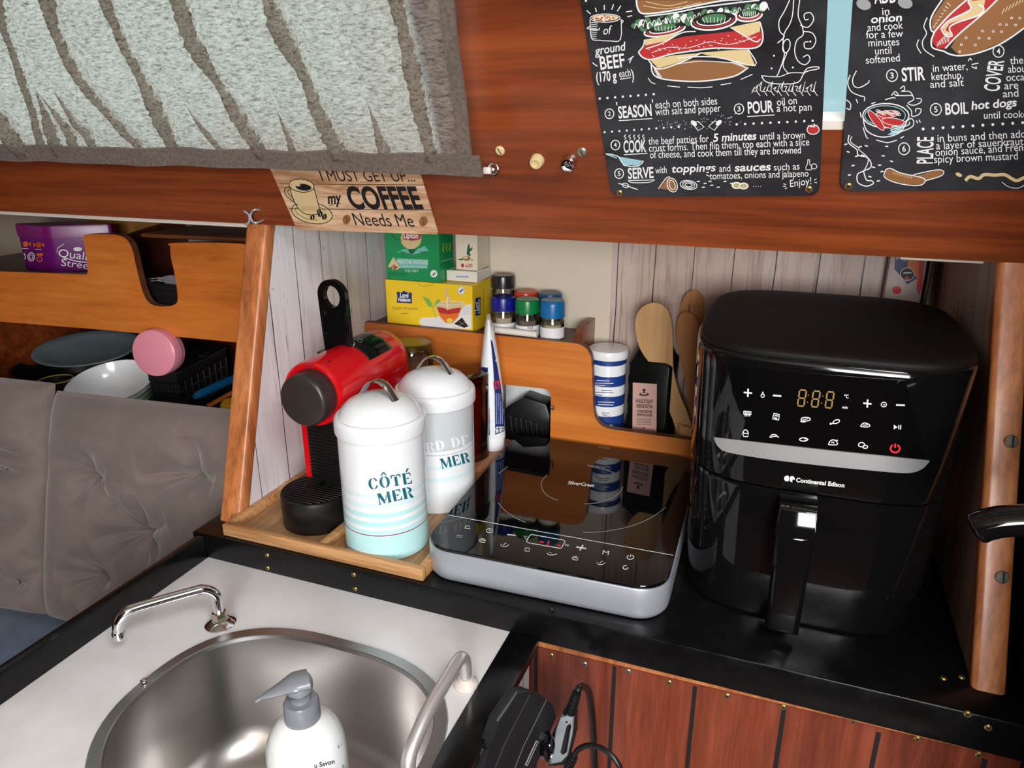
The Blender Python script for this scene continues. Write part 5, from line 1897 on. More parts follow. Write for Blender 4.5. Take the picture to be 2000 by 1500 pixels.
P.disc((768, 675), 50, 52, 1, 20); P.poly([(745, 690), (790, 650), (790, 670), (760, 705)], 9)
for k in range(3): P.line([(130, 660 + 20 * k), (390, 668 + 20 * k)], 6, 9, 1)
P.poly([(850, 160), (1030, 130), (1035, 690), (860, 750)], 9)
for k in range(3): P.line([(885 + 45 * k, 250 - 5 * k), (905 + 45 * k, 300 - 5 * k), (890 + 45 * k, 330 - 5 * k), (905 + 45 * k, 370 - 5 * k)], 22, 4)
P.line([(862, 505), (1022, 462)], 6, 1, 1)
P.build('print', I5, tg)
w0, w1 = at(886, 540, 'y', YB + 0.030), p1.x - 0.001
white_card = plain('white carton', (226, 222, 212), 0.45)
tw, cw = carton('tea_box', 'flat white and lilac carton lying on the right of the yellow tea box', g1.x + 0.001, w1, YB + 0.022, YB + 0.075, ZY + 0.0006, ZY + 0.018, white_card)
P = ZoomPrint(740, 440, 7.1423, tree=bvh(cw))
P.poly([(1295, 628), (1370, 628), (1370, 785), (1290, 780)], 11); P.line([(1080, 716), (1250, 718)], 22, 11, 1)
P.line([(1420, 665), (1555, 610)], 22, 4, 1)
P.build('print', I5, tw)
tc, cc_ = carton('tea_box', 'white and green carton with a cup picture, marked x20, right of the green tea box', g1.x + 0.0165, w1 - 0.0005, YB + 0.026, YB + 0.073, ZY + 0.0188, ZY + 0.118, plain('cream carton', (222, 212, 188), 0.45))
P = ZoomPrint(740, 440, 7.1423, tree=bvh(cc_))
P.poly([(1040, 215), (1190, 212), (1200, 300), (1150, 440), (1060, 440), (1040, 380)], 1); P.poly([(1042, 205), (1165, 205), (1150, 245), (1050, 240)], 7); P.ring((1195, 280), 24, 36, 8, 1)
P.poly([(1225, 400), (1240, 290), (1262, 250), (1270, 330), (1310, 300), (1300, 340), (1262, 380), (1285, 420), (1260, 430)], 9)
P.disc((1225, 460), 55, 34, 5, 16); P.disc((1215, 452), 34, 22, 8, 14); P.poly([(1090, 475), (1180, 460), (1160, 490)], 9); P.poly([(1290, 470), (1320, 490), (1290, 495)], 5)
P.text('x20', (1205, 585), (1305, 585), 48, 7, 0.02); P.disc((1168, 560), 22, 28, 7); P.line([(1060, 142), (1240, 146)], 26, 4, 1)
P.poly([(1355, 130), (1535, 105), (1530, 360), (1360, 410)], 4)
for k in range(6): P.line([(1375, 200 + 30 * k), (1510, 170 + 30 * k)], 7, 1, 1)
P.build('print', I5, tc)

spice_mix = plain('grey pepper', (110, 96, 86), 0.9)
label_white = plain('jar label white', (224, 224, 228), 0.5)
for px, py0, pytop, yy, cap, capname, capm, lab in (
        (983, 655, 572, 1.050, 0.35, 'dark blue', plain('dark blue cap', (14, 24, 130), 0.3), 'small spice jar with a dark blue cap, front left of the spice group'),
        (1030, 655, 577, 1.050, 0.36, 'green', plain('green cap', (8, 122, 60), 0.3), 'small spice jar with a green cap, front middle of the spice group'),
        (1079, 660, 579, 1.050, 0.43, 'blue', plain('blue cap', (16, 104, 164), 0.3), 'small spice jar with a bright blue cap, front right of the spice group'),
        (983, 640, 530, 1.094, 0.24, 'black', plain('black cap', (30, 30, 34), 0.25), 'tall spice jar with a black cap, behind the dark blue one'),
        (1027, 640, 562, 1.094, 0.3, 'orange red', plain('orange red cap', (204, 68, 46), 0.3), 'spice jar with an orange red cap, behind the green one'),
        (1074, 640, 565, 1.094, 0.3, 'dull blue', plain('dull blue cap', (30, 84, 122), 0.35), 'spice jar with a dull blue cap, behind the bright blue one')):
    x = at(px, 610, 'y', yy).x
    zt = at(px, pytop + 6, 'y', yy).z
    r = 0.0188
    h = zt - ZT
    t = lidded_jar('spice_jar', lab, 'jar', (x, yy), r, ZT + 0.0003, zt, jar_glass, 1 - cap - .18, spice_mix if capname in ('green', 'bright blue') else plain('spice %s' % capname, (190, 170, 140), 0.9), capm, h * cap, r * 1.04, 28)
    t['group'] = 'spice jars on the locker'
    if yy < 1.06:
        bm = B()
        a0 = math.atan2(-yy, -x)
        lathe_pts = []
        for z in (ZT + h * 0.06, ZT + h * 0.34):
            lathe_pts.append([V((x + r * 1.012 * math.cos(a0 + a), yy + r * 1.012 * math.sin(a0 + a), z)) for a in [-1.5 + 3.0 * k / 20 for k in range(21)]])
        loft(bm, lathe_pts, closed=False)
        lb = mk('paper_label', bm, label_white, t)
        P = Print(tree=bvh(lb))
        if capname == 'dark blue':
            P.poly([(961, 623), (974, 626), (974, 631), (961, 628)], 7)
        elif capname == 'green':
            P.text('20', (1029, 641), (1040, 643), 8, 5, 0.02)
        else:
            P.disc((1072, 640), 10, 9, 7, 16); P.line([(1066, 641), (1079, 643)], 2, 1, 1)
        for k in range(3): P.line([(px - 14, 632 + 4 * k), (px + 12, 634 + 4 * k)], 0.8, 11, 1)
        P.build('label_print', I5, lb)
bm = B()
a, b = at(968, 636, 'y', 1.0255) , at(1049, 648, 'y', 1.0255)
a.z = b.z = 0.2045
a.z += 0.001
tube(bm, [a, b], 0.0052, 16, 1)
one('paper_roll', 'rolled white paper packet lying along the locker edge in front of the spice jars', 'paper', bm, plain('white paper', (222, 216, 208), 0.7), a, sharp=60)

# ------------------------------------------------------------------ salt tub, oil bottle, wooden utensils
st = thing('salt_tub', 'round salt tub with blue and white stripes and a white lid', 'tub', (-0.249, 1.073, 0.001))
TX, TY = at(1185, 760, 'y', 1.070).x, 1.070
tr_ = 0.0285
blue_band = plain('navy tub band', (26, 58, 128), 0.4)
zq = lambda py: at(1185, py, 'y', TY - tr_).z
bm = B()
zs = [zq(v) for v in (713, 732, 755, 776, 800, 820, 848)]
levels = [(zs[0] + .01, 0.0), ]
cols = [1, 0, 1, 0, 1, 0, 1]
edges = [zq(705), zq(715) , zq(736), zq(757), zq(778), zq(798), zq(820)]
zz = [zq(703), zq(716), zq(737), zq(757), zq(776), zq(796), zq(815), 0.045, 0.025, 0.001]
for k, (a, b) in enumerate(zip(zz, zz[1:])):
    lathe(bm, [(tr_, b), (tr_, a)], (TX, TY, 0), 40, None, 1 if k % 2 == 0 else 0)
bmesh.ops.remove_doubles(bm, verts=bm.verts, dist=1e-5)
tbody = mk('body', bm, [enamel, blue_band], st)
bm = B()
zt = zq(703)
lathe(bm, [(tr_ * .9, zt - 0.002), (tr_ * 1.09, zt - 0.002), (tr_ * 1.11, zt + 0.001), (tr_ * 1.10, zt + 0.0085), (tr_ * 1.05, zt + 0.0110), (tr_ * .95, zt + 0.0115), (0, zt + 0.0118)], (TX, TY, 0), 40)
mk('lid', bm, enamel, st)
P = Print(tree=bvh(tbody), fine=4.0)
for y, m, x0, x1 in ((743, 1, 1165, 1190), (748, 1, 1162, 1198), (752, 1, 1162, 1182), (762, 0, 1174, 1195), (766, 0, 1162, 1198), (771, 0, 1162, 1176), (775, 0, 1162, 1200), (785, 1, 1168, 1200), (790, 1, 1168, 1198), (806, 0, 1175, 1190)):
    P.line([(x0, y), (x1, y + 1)], 1.3, m, 1)
P.text('750 g', (1176, 815), (1191, 816), 6, 0, 0.01)
P.poly([(1170, 832), (1195, 829), (1198, 832), (1198, 846), (1170, 846)], 1); P.line([(1174, 838), (1178, 834), (1180, 842), (1186, 838)], 1.2, 0)
P.build('print', [ink_navy, ink_white], st)

ob = thing('oil_bottle', 'square dark green olive oil bottle with a pink label', 'bottle', (-0.18, 1.08, 0.001))
OX0, OX1 = at(1224, 760, 'y', 1.046).x, at(1311, 760, 'y', 1.046).x
OC, OH = (OX0 + OX1) / 2, (OX1 - OX0) / 2
zsh = at(1240, 712, 'y', 1.046).z
bm = B()
Q = lambda h, r, z: rrect(OC, 1.082, h, h, r, z, 5)
loft(bm, [Q(OH - .004, .006, .001), Q(OH, .007, .005), Q(OH, .007, zsh), Q(OH - .004, .009, zsh + .006), Q(OH * .75, .016, zsh + .020), Q(OH * .48, .016, zsh + .030), Q(.0135, .0134, zsh + .038), Q(.0125, .0124, zsh + .046)])
obody = mk('glass_body', bm, olive_glass, ob)
bm = B()
lathe(bm, [(0, zsh + .044), (.0145, zsh + .044), (.0145, zsh + .058), (.013, zsh + .060), (0, zsh + .060)], (OC, 1.082, 0), 24)
mk('cap', bm, gloss_black, ob)
P = Print(tree=bvh(obody))
P.poly([(1236, 747), (1283, 750), (1282, 860), (1235, 858)], 0)
P.disc((1258, 770), 10, 3.2, 1); P.disc((1258, 769), 6, 1.6, 0); P.line([(1258, 761), (1258, 768)], 3, 1, 1); P.disc((1258, 762), 3, 3, 1)
for y, s, a, b, h in ((786, "HUILE D'OLIVE", 1242, 1275, 7), (796, 'VIERGE EXTRA', 1242, 1275, 7), (805, 'ORIGINE', 1244, 1274, 5), (812, 'ESPAGNE', 1244, 1274, 5)): P.text(s, (a, y), (b, y + 1.5), h, 1, 0.03)
for k in range(4): P.line([(1243, 818 + 3.4 * k), (1272, 819 + 3.4 * k)], 1, 1, 1)
P.disc((1257, 836), 3, 1.6, 2); P.poly([(1246, 841), (1270, 842), (1270, 860), (1244, 858)], 3)
P.build('label_print', [ink_pink, ink_black, ink_red, ink_white], ob)

UC = (-0.1065, 1.0700)
uh = thing('utensil_holder', 'pale wooden cup holding the wooden utensils', 'utensil holder', (UC[0], UC[1], 0.001))
bm = B()
zt = at(1325, 832, 'y', UC[1] - 0.03).z
lathe(bm, [(0, 0.001), (0.0335, 0.001), (0.034, 0.003), (0.034, zt - .001), (0.033, zt), (0.030, zt), (0.0295, zt - .002), (0.0295, 0.006), (0, 0.006)], (UC[0], UC[1], 0), 40)
mk('cup', bm, spoon_wood, uh)


def paddle(name, label, cat, pts, m, yb, tilt, slots=(), thick=0.0045, bowl=0.0):
    """wooden utensil: outline traced on a leaning plane, given real thickness and a dished head"""
    P0 = at(*pts[len(pts) // 2], 'y', yb)
    n = V((0.0, -math.cos(tilt), math.sin(tilt)))
    q = [on(x, y, P0, n) for x, y in pts]
    hol = [[on(x, y, P0, n) for x, y in s] for s in slots]
    bm = B()
    loops = [q] + hol
    flat = [p for l in loops for p in l]
    tris = tessellate_polygon([[V((p.x, p.z, 0)) for p in l] for l in loops])
    a = [bm.verts.new(p) for p in flat]
    b = [bm.verts.new(p - n * thick) for p in flat]
    for t in tris:
        for vs in (a, b): bm.faces.new([vs[i] for i in t])
    k = 0
    for l in loops:
        for i in range(len(l)):
            j = (i + 1) % len(l)
            bm.faces.new((a[k + i], a[k + j], b[k + j], b[k + i]))
        k += len(l)
    es = [e for e in bm.edges if len(e.link_faces) == 2 and e.calc_face_angle(0) > 1.2]
    bmesh.ops.bevel(bm, geom=es, offset=0.0011, segments=2, profile=0.5, affect='EDGES')
    return one(name, label, cat, bm, m, V((P0.x, P0.y, 0.007)), sharp=60)


def closed(pts, sub=4):
    return [(p.x, p.y) for p in smooth_path([V((*p, 0)) for p in pts], sub)]


low = at(1344, 905, 'y', 1.08)
paddle('wooden_spoon', 'large pale wooden spoon leaning left from the wooden cup', 'spoon', closed([(1345, 900), (1333, 872), (1312, 815), (1292, 765), (1277, 722), (1252, 685), (1242, 650), (1242, 622), (1252, 602), (1272, 592), (1292, 595), (1307, 612), (1313, 645), (1314, 690), (1316, 728), (1328, 772), (1340, 800), (1352, 835), (1366, 872), (1372, 900)]), spoon_wood, 1.052, R(0), thick=0.005)
paddle('wooden_spatula', 'orange wooden spatula standing beside the air fryer, in front of the slotted one', 'spatula', closed([(1353, 880), (1346, 800), (1334, 725), (1324, 680), (1321, 650), (1324, 624), (1334, 611), (1346, 611), (1358, 620), (1366, 640), (1368, 690), (1365, 760), (1368, 830), (1370, 880)]), spatula_wood, 1.078, R(0))
sl = lambda x, y0, y1: [(x - 1.6, y0), (x + 1.6, y0 - 1), (x + 2, y1), (x - 1.4, y1)]
paddle('slotted_spatula', 'slotted wooden spatula, rearmost of the utensils by the air fryer', 'spatula', closed([(1356, 860), (1350, 740), (1342, 680), (1334, 640), (1329, 604), (1336, 580), (1350, 568), (1364, 570), (1374, 586), (1375, 615), (1368, 660), (1366, 740), (1370, 860)]), spatula_wood, 1.096, R(0), [sl(1346, 594, 622), sl(1357, 595, 625), sl(1366, 598, 622)])

# packet and batten in the back right corner
bm = B()
box(bm, (at(1811, 540, 'y', 1.09).x, 1.088, 0.0715), (0.172, HULL - 0.002, 0.42), 0.001)
struct('trim_5', bm, mahogany_dark)
pk = thing('lighter_packet', 'upright printed packet with orange and red edges in the back right corner', 'packet', (0.14, 1.11, 0.0))
bm = B()
xa, xb = at(1733, 540, 'y', 1.094).x, at(1806, 540, 'y', 1.094).x
box(bm, (xa, 1.094, 0.001), (xb, 1.118, 0.43), 0.001)
pkc = mk('card', bm, plain('packet white card', (196, 178, 170), 0.5), pk)
P = ZoomPrint(1400, 450, 3.3333, tree=bvh(pkc))
P.poly([(1250, 90), (1335, 90), (1310, 340), (1240, 260)], 2); P.poly([(1168, 90), (1250, 90), (1240, 250), (1305, 310), (1240, 352), (1190, 290), (1156, 250)], 0)
P.text('3', (1206, 190), (1206, 162), 36, 1, 0.03, (-1, 0)); P.text('br', (1232, 200), (1232, 176), 20, 1, 0.0, (-1, 0))
P.disc((1240, 285), 45, 42, 3, 20); P.ring((1240, 285), 45, 42, 4, 1); P.line([(1215, 278), (1268, 274)], 8, 1, 1); P.poly([(1220, 312), (1240, 298), (1258, 314), (1240, 326)], 4)
P.poly([(1332, 90), (1356, 90), (1338, 370), (1318, 420), (1300, 380)], 4); P.disc((1172, 388), 30, 26, 4, 14)
P.build('print', [ink_navy, ink_white, ink_orange, ink_black, plain('packet red', (206, 30, 34), 0.4)], pk)

# ------------------------------------------------------------------ taps and soap bottle at the sink
fc = thing('faucet', 'chrome swivel tap spout at the far left of the sink', 'tap', (-0.565, 0.535, ZS))
TB = at(431, 1219, 'z', ZS)
bm = B()
lathe(bm, [(0.0172, 0.0004), (0.0172, 0.0016), (0.0160, 0.0028), (0.0105, 0.0062), (0.0085, 0.0075), (0, 0.0075)], TB, 36)
mk('base_flange', bm, chrome, fc)
bm = B()
lathe(bm, [(0.0085, 0.0072), (0.0085, 0.0160), (0.0078, 0.0170), (0, 0.0170)], TB, 6)
mk('nut', bm, brass if False else plain('nickel nut', (196, 186, 164), 0.2, 1.0), fc)
E1 = at(228, 1203, 'z', 0.013)
E0 = at(413, 1150, 'z', 0.0155)
d = (E1 - V((TB.x, TB.y, E1.z))).normalized()
bm = B()
tube(bm, [V((TB.x, TB.y, ZS + 0.012)), V((TB.x, TB.y, ZS + 0.030)), V((TB.x, TB.y, 0.001)), V((TB.x, TB.y, 0.008)) + d * 0.003, V((TB.x, TB.y, 0.0150)) + d * 0.011, V((TB.x, TB.y, 0.0162)) + d * 0.022, E1 - d * 0.020 + V((0, 0, .0030)), E1 - d * 0.008 + V((0, 0, 0.000)), E1 + V((0, 0, -0.010)), E1 + d * 0.0015 + V((0, 0, -0.019))], 0.0058, 16, 6)
mk('spout', bm, chrome, fc)
bm = B()
lathe(bm, [(0.0050, -0.0275), (0.0068, -0.0275), (0.0068, -0.0200), (0.0060, -0.0185), (0, -0.018)], E1 + d * 0.0017, 20)
mk('aerator', bm, chrome, fc)

f2 = thing('pump_spout', 'bent satin aluminium pump spout at the right of the sink', 'tap', (-0.262, 0.55, ZS))
T2_ = at(910, 1338, 'z', ZS)
bm = B()
lathe(bm, [(0.0125, 0.0004), (0.0125, 0.004), (0.0105, 0.006), (0.0085, 0.0075), (0.0078, 0.011), (0, 0.011)], T2_, 28)
mk('base_flange', bm, plain('dulled white collar', (206, 196, 188), 0.4), f2)
bm = B()
e0, e1, e2 = at(880, 1318, 'x', T2_.x + 0.001), at(838, 1385, 'x', T2_.x + 0.001), at(806, 1455, 'x', T2_.x + 0.001)
tube(bm, [T2_ + V((0, 0, 0.008)), T2_ + V((0, 0, 0.022)), T2_ + V((0, -0.003, 0.034)), T2_ + V((0, -0.014, 0.043)), e0 + V((0, -0.006, 0.0015)), e1, e2 + V((0, 0.006, 0.002)), e2 + V((0, -0.007, -0.006)), e2 + V((0, -0.010, -0.022)), e2 + V((0, -0.010, -0.035))], 0.0066, 16, 6)
mk('spout', bm, alu, f2)

sbt = thing('soap_bottle', 'white liquid soap bottle with a grey pump standing in the steel bowl', 'bottle', (-0.36, 0.41, -0.17))
SBX = at(594, 1420, 'y', 0.412)
SX, SY, SZ = SBX.x, 0.412, -0.1805
z1 = at(600, 1432, 'y', 0.412).z
bm = B()
br = 0.0355
lathe(bm, [(0, SZ), (br - .003, SZ), (br, SZ + .004), (br, z1 - 0.030), (br * .985, z1 - 0.016), (br * .92, z1 - 0.004), (br * .80, z1 + 0.0060), (br * .60, z1 + 0.0140), (br * .42, z1 + 0.0180), (br * .36, z1 + 0.020), (br * .36, z1 + .024)], (SX, SY, 0), 48)
sbody = mk('bottle_body', bm, plain('white soap bottle', (226, 228, 226), 0.16), sbt)
bm = B()
lathe(bm, [(0, z1 + .016), (.0155, z1 + .016), (.0158, z1 + .018), (.0152, z1 + .034), (.0140, z1 + .0365), (.0090, z1 + .0372), (.0085, z1 + .0400), (.0055, z1 + .0415), (.0050, z1 + .048), (0, z1 + .048)], (SX, SY, 0), 32)
mk('collar', bm, plain('grey pump plastic', (118, 122, 128), 0.3), sbt)
bm = B()
top = V((SX, SY, z1 + 0.052))
hd = at(525, 1363, 'z', top.z - 0.004) - top
hd = V((hd.x, hd.y, 0)).normalized()
tube(bm, [top - hd * 0.008 + V((0, 0, 0.0035)), top + hd * 0.004 + V((0, 0, 0.004)), top + hd * 0.016 + V((0, 0, 0.0015)), top + hd * 0.030 + V((0, 0, -0.001)), top + hd * 0.0365 + V((0, 0, -0.003))], lambda t: 0.0122 if t < .25 else 0.0122 - 0.0100 * min(1, (t - .25) / .55), 14, 5, 0, (1, 0.45), up=(0, 0, 1))
lathe(bm, [(0.0112, -0.0045), (0.0116, 0.002), (0.0105, 0.0062), (0, 0.0072)], top, 28)
mk('pump_head', bm, plain('grey pump head', (124, 128, 134), 0.26), sbt)
P = Print(tree=bvh(sbody))
P.text('u Savon', (614, 1500), (653, 1491), 9, 0, 0.02, None, .2)
P.line([(660, 1456), (670, 1500)], 3, 1, 1); P.line([(665, 1452), (674, 1500)], 1.2, 1, 1)
P.build('label_print', [ink_black, ink_grey], sbt)

# ------------------------------------------------------------------ black appliance with its cord, hung under the counter; pan handle at the right edge
ap = thing('plug_charger', 'black moulded charger body hanging on the pale side panel of the sink cabinet', 'charger', (-0.19, 0.5, -0.3))
bm = B()


def pxs(y, pts): return [at(a, b, 'y', y) for a, b in pts]


AN = V((0.93, -0.37, 0)).normalized()
AP = V((-0.2125, 0.470, 0))


def pxx(off, pts): return [on(a, b, AP + AN * off, AN) for a, b in pts]



f_ = [(1012, 1352), (1035, 1352), (1062, 1360), (1084, 1380), (1089, 1400), (1066, 1452), (1030, 1540), (930, 1540), (960, 1465), (972, 1410)]
slab(bm, pxx(0, f_), -AN * 0.0125, 0.003, seg=3)
slab(bm, pxx(0.001, [(1036, 1357), (1056, 1361), (1010, 1460), (975, 1540), (952, 1540), (988, 1450)]), -AN * 0.006, 0.0009)
slab(bm, pxx(0.001, [(1068, 1366), (1081, 1376), (1052, 1440), (1014, 1540), (990, 1540), (1022, 1460)]), -AN * 0.006, 0.0009)
mk('body', bm, dark_rubber, ap)
bm = B()
slab(bm, pxx(-0.004, [(945, 1463), (964, 1462), (935, 1540), (905, 1540)]), -AN * 0.007, 0.002)
mk('foot', bm, dark_rubber, ap)
P = Print(plane=(AP + AN * 0.0014, AN))
P.line([(1049, 1447), (1027, 1495)], 6, 0, 1)
P.line([(1049, 1448), (1028, 1494)], 2, 1, 1)
P.build('badge', [ink_grey, ink_black], ap)
bm = B()
pc = pxx(0, [(1064, 1455)])[0]
lathe(bm, [(0.0085, 0), (0.0085, 0.006), (0.0065, 0.008), (0.006, 0.0065), (0.003, 0.0065), (0.0025, 0.008), (0, 0.008)], pc, 28, AN.to_track_quat('Z', 'Y').to_matrix(), 0, 1.0, 2.0)
mk('socket_ring', bm, plain('dark chrome ring', (90, 94, 100), 0.2, 1.0), ap)

cd = thing('charger_plug', 'grey and black moulded plug with ribbed cable ends beside the black charger', 'plug', (-0.15, 0.52, -0.1))
YC = 0.560
bm = B()
slab(bm, pxs(YC, [(1094, 1402), (1108, 1398), (1119, 1406), (1118, 1430), (1108, 1478), (1096, 1490), (1071, 1494), (1078, 1478), (1082, 1450), (1084, 1428)]), (0, 0.012, 0), 0.002)
mk('shell', bm, plain('grey plug shell', (132, 138, 142), 0.35), cd)
bm = B()
slab(bm, pxs(YC - .0012, [(1106, 1420), (1113, 1414), (1115, 1420), (1107, 1470), (1099, 1476), (1094, 1470)]), (0, 0.004, 0), 0.001)
mk('grip', bm, gloss_black, cd)
bm = B()
slab(bm, pxs(YC + .004, [(1098, 1394), (1124, 1400), (1122, 1440), (1108, 1496), (1070, 1500), (1066, 1480), (1076, 1440)]), (0, 0.012, 0), 0.003)
mk('core', bm, satin_black, cd)
bm = B()
a, b = at(1110, 1402, 'y', YC + .006), at(1127, 1352, 'y', YC + .006)
for k in range(8):
    c = a.lerp(b, k / 7.5)
    dirv = (b - a).normalized()
    r = 0.0062 - 0.0002 * k
    lathe(bm, [(0, -.0014), (r, -.0012), (r, 0.0012), (0, 0.0014)], c, 16, dirv.to_track_quat('Z', 'Y').to_matrix())
tube(bm, [a, b], 0.0042, 10, 1)
mk('strain_relief', bm, satin_black, cd)
bm = B()
c, d_ = at(1110, 1500, 'y', YC + .006), at(1122, 1474, 'y', YC + .006)
for k in range(5):
    q = c.lerp(d_, k / 5)
    lathe(bm, [(0, -.001), (.0048, -.001), (.0048, 0.001), (0, 0.001)], q, 14, (d_ - c).normalized().to_track_quat('Z', 'Y').to_matrix())
mk('strain_relief', bm, satin_black, cd)
bm = B()
tube(bm, [b, at(1132, 1343, 'y', YC + .012), at(1141, 1341, 'y', YC + .03), at(1150, 1352, 'y', YC + .05), at(1156, 1390, 'y', YC + .07), at(1160, 1450, 'y', YC + .085), at(1162, 1560, 'y', YC + .082), at(1150, 1640, 'y', YC + .078), at(1110, 1900, 'y', YC + .07)], 0.0036, 12)
mk('cable', bm, satin_black, cd)
bm = B()
tube(bm, [c, d_, at(1132, 1462, 'y', YC + .006), at(1152, 1456, 'y', YC + .004), at(1180, 1464, 'y', YC), at(1202, 1484, 'y', YC - .004), at(1214, 1512, 'y', YC - .006), at(1216, 1560, 'y', YC - .006), at(1205, 1660, 'y', YC), at(1150, 1900, 'y', YC + .03)], 0.0028, 12)
mk('cable', bm, satin_black, cd)

bm = B()
y = 0.57
a0, a1, a2, a3 = at(1899, 1036, 'y', y), at(1930, 1024, 'y', y), at(1975, 1017, 'y', y), at(2040, 1012, 'y', y)
tube(bm, [a0, a0.lerp(a1, .4), a1, a2, a3 + V((0.02, 0, 0.004)), V((0.2505, y + .01, a3.z + .01))], lambda t: 0.0010 + 0.0128 * math.sqrt(max(0.0, 1 - (1 - min(1.0, t / 0.22)) ** 2)), 20, 12, 0, (1.0, 0.85))
hb = one('grab_handle', 'shiny black moulded handle reaching in from the dark bulkhead at the right edge', 'handle', bm, gloss_black, a2)
# slotted screws in the right post
for k, (px, lab) in enumerate((((1975, 862), 'upper of two metal screws in the face of the right wooden post'), ((1957, 1127), 'lower of two metal screws in the face of the right wooden post'))):
    z = at(*px, 'y', 0.72).z
    for _ in range(4):
        yy = 0.678 + 0.318 * z
        z = at(*px, 'y', yy).z
    p = at(*px, 'y', yy)
    M = V((0.25, -1, 0.318)).normalized().to_track_quat('Z', 'Y').to_matrix()
    bm = B()
    lathe(bm, [(0.0062, -0.001), (0.0062, 0.0012), (0.005, 0.0026), (0, 0.003)], p, 20, M)
    slab(bm, [p + M @ V(q) for q in ((-.0008, -.005, .0022), (.0008, -.005, .0022), (.0008, .005, .0022), (-.0008, .005, .0022))], M @ V((0, 0, 0.0010)), mi=1)
    one('screw', lab, 'screw', bm, [screw_grey, dark_rubber], p)


# ------------------------------------------------------------------ saloon side: fascia shelf, things on it, cushions
SE = V((0.995, 0.0995, 0)).normalized()
SN = V((SE.y, -SE.x, 0))
SP0 = V((-0.66, 0.975, 0))


def sp(px, py, off=0.0): return on(px, py, SP0 + SN * off, SN)


def spc(s, z, off=0.0): return SP0 + SE * s + V((0, 0, z)) + SN * off


ol = [(-150, 522), (0, 530), (150, 535.5), (170, 536), (171, 520), (164, 475), (163, 462), (172, 458), (222, 458), (245, 466), (258, 486), (267, 525), (279, 570), (290, 590), (304, 597), (324, 598.5), (341, 595), (347, 583), (342, 540), (334, 504), (333, 483), (340, 474.5), (471, 476), (483, 487)]
bot = [(466, 669), (200, 644), (0, 628), (-150, 615)]
ol = ol[:3] + [(p.x, p.y) for p in smooth_path([V((*p, 0)) for p in ol[3:]], 4)]
q = [sp(*p) for p in ol]
end_b = spc(-0.0165, sp(466, 669).z - 0.002)
end_t = spc(-0.0165, sp(483, 487).z - 0.02)
q2 = [p for p in q] + [end_t, end_b] + [sp(*p) for p in bot]
bm = B()
flat = [((p - SP0).dot(SE), p.z) for p in q2]
plate(bm, flat, [], lambda s, z: spc(s, z), -SN * 0.014, 0, 1)
fs = thing('saloon_locker', 'orange wooden saloon locker front with rounded cut-outs, left of the galley post', 'locker', (-1.1, 0.95, 0.03))
mk('front_panel', bm, [teak_ply, teak_edge], fs, sharp=50)


def deck(bm, s0, s1, z, t, back=HULL + 0.018):
    a, b = spc(s0, z, -0.0145), spc(s1, z, -0.0145)
    slab(bm, [a, b, V((b.x, back, z)), V((a.x, back, z))], (0, 0, -t))


bm = B(); deck(bm, -0.96, -0.485, 0.243, 0.010)
mk('shelf', bm, mahogany_dark, fs)
bm = B(); deck(bm, -0.475, -0.0165, 0.172, 0.010)
mk('shelf', bm, mahogany_dark, fs)
bm = B()
a = spc(-0.48, 0.17, -0.0145)
slab(bm, [a, V((a.x, HULL + .018, .17)), V((a.x, HULL + .018, .34)), V((a.x, a.y, .315))], (0.008, 0, 0))
mk('divider', bm, mahogany_dark, fs)
bm = B(); deck(bm, -0.90, -0.0165, -0.012, 0.012)
mk('shelf', bm, mahogany_dark, fs)
bm = B()
a = sp(0, 600)
slab(bm, [V((a.x - .115, a.y - .01, -.012)), V((a.x - .115, HULL + .018, -.012)), V((a.x - .115, HULL + .018, .232)), V((a.x - .115, a.y + .004, .232))], (-0.012, 0, 0))
mk('end_board', bm, mahogany, fs)
bm = B()
a, b = at(276, 463, 'y', 0.992), at(498, 469, 'y', 1.010)
b.z = a.z
slab(bm, [a, V((-0.676, 1.012, a.z)), V((-0.676, HULL + .018, a.z)), V((a.x, HULL + .018, a.z))], (0, 0, 0.0065), 0.001)
mk('upper_shelf', bm, teak_edge, fs)
bm = B()
a, b = at(180, 450, 'y', HULL + 0.016), at(320, 440, 'y', HULL + 0.016)
slab(bm, [V((a.x, HULL + .0185, .28)), V((b.x, HULL + .0185, .28)), V((b.x, HULL + .0185, .44)), V((a.x, HULL + .0185, .44))], (0, -0.004, 0))
struct('wall_saloon_patch', bm, ochre)

# purple sweet tin
zt, zb = 0.3315, 0.2435
A = at(105, 533, 'z', zb)
A2 = V((A.x, A.y, zt))
Bq, D = at(28, 441, 'y', A.y + 0.012), at(176, 455, 'y', A.y + 0.047)
nA = V((A.x, A.y, 0)); nB = V((Bq.x, Bq.y, 0)); nD = V((D.x, D.y, 0))
eB, eD = nB - nA, nD - nA
eD = eD.normalized() * 0.115
eB = eB.normalized() * 0.098


def para(g, z):
    c = nA + (eB + eD) / 2
    pts = []
    for p in (nA, nA + eD, nA + eD + eB, nA + eB):
        d_ = p - c
        pts.append(V((c.x + d_.x * g, c.y + d_.y * g, z)))
    out = []
    for i in range(4):
        p, a_, c_ = pts[i], pts[i - 1], pts[(i + 1) % 4]
        e1, e2 = (a_ - p).normalized() * .012, (c_ - p).normalized() * .012
        for k in range(5):
            t = k / 4
            out.append(p + e1 * (1 - t) ** 2 + e2 * t ** 2)
    return out


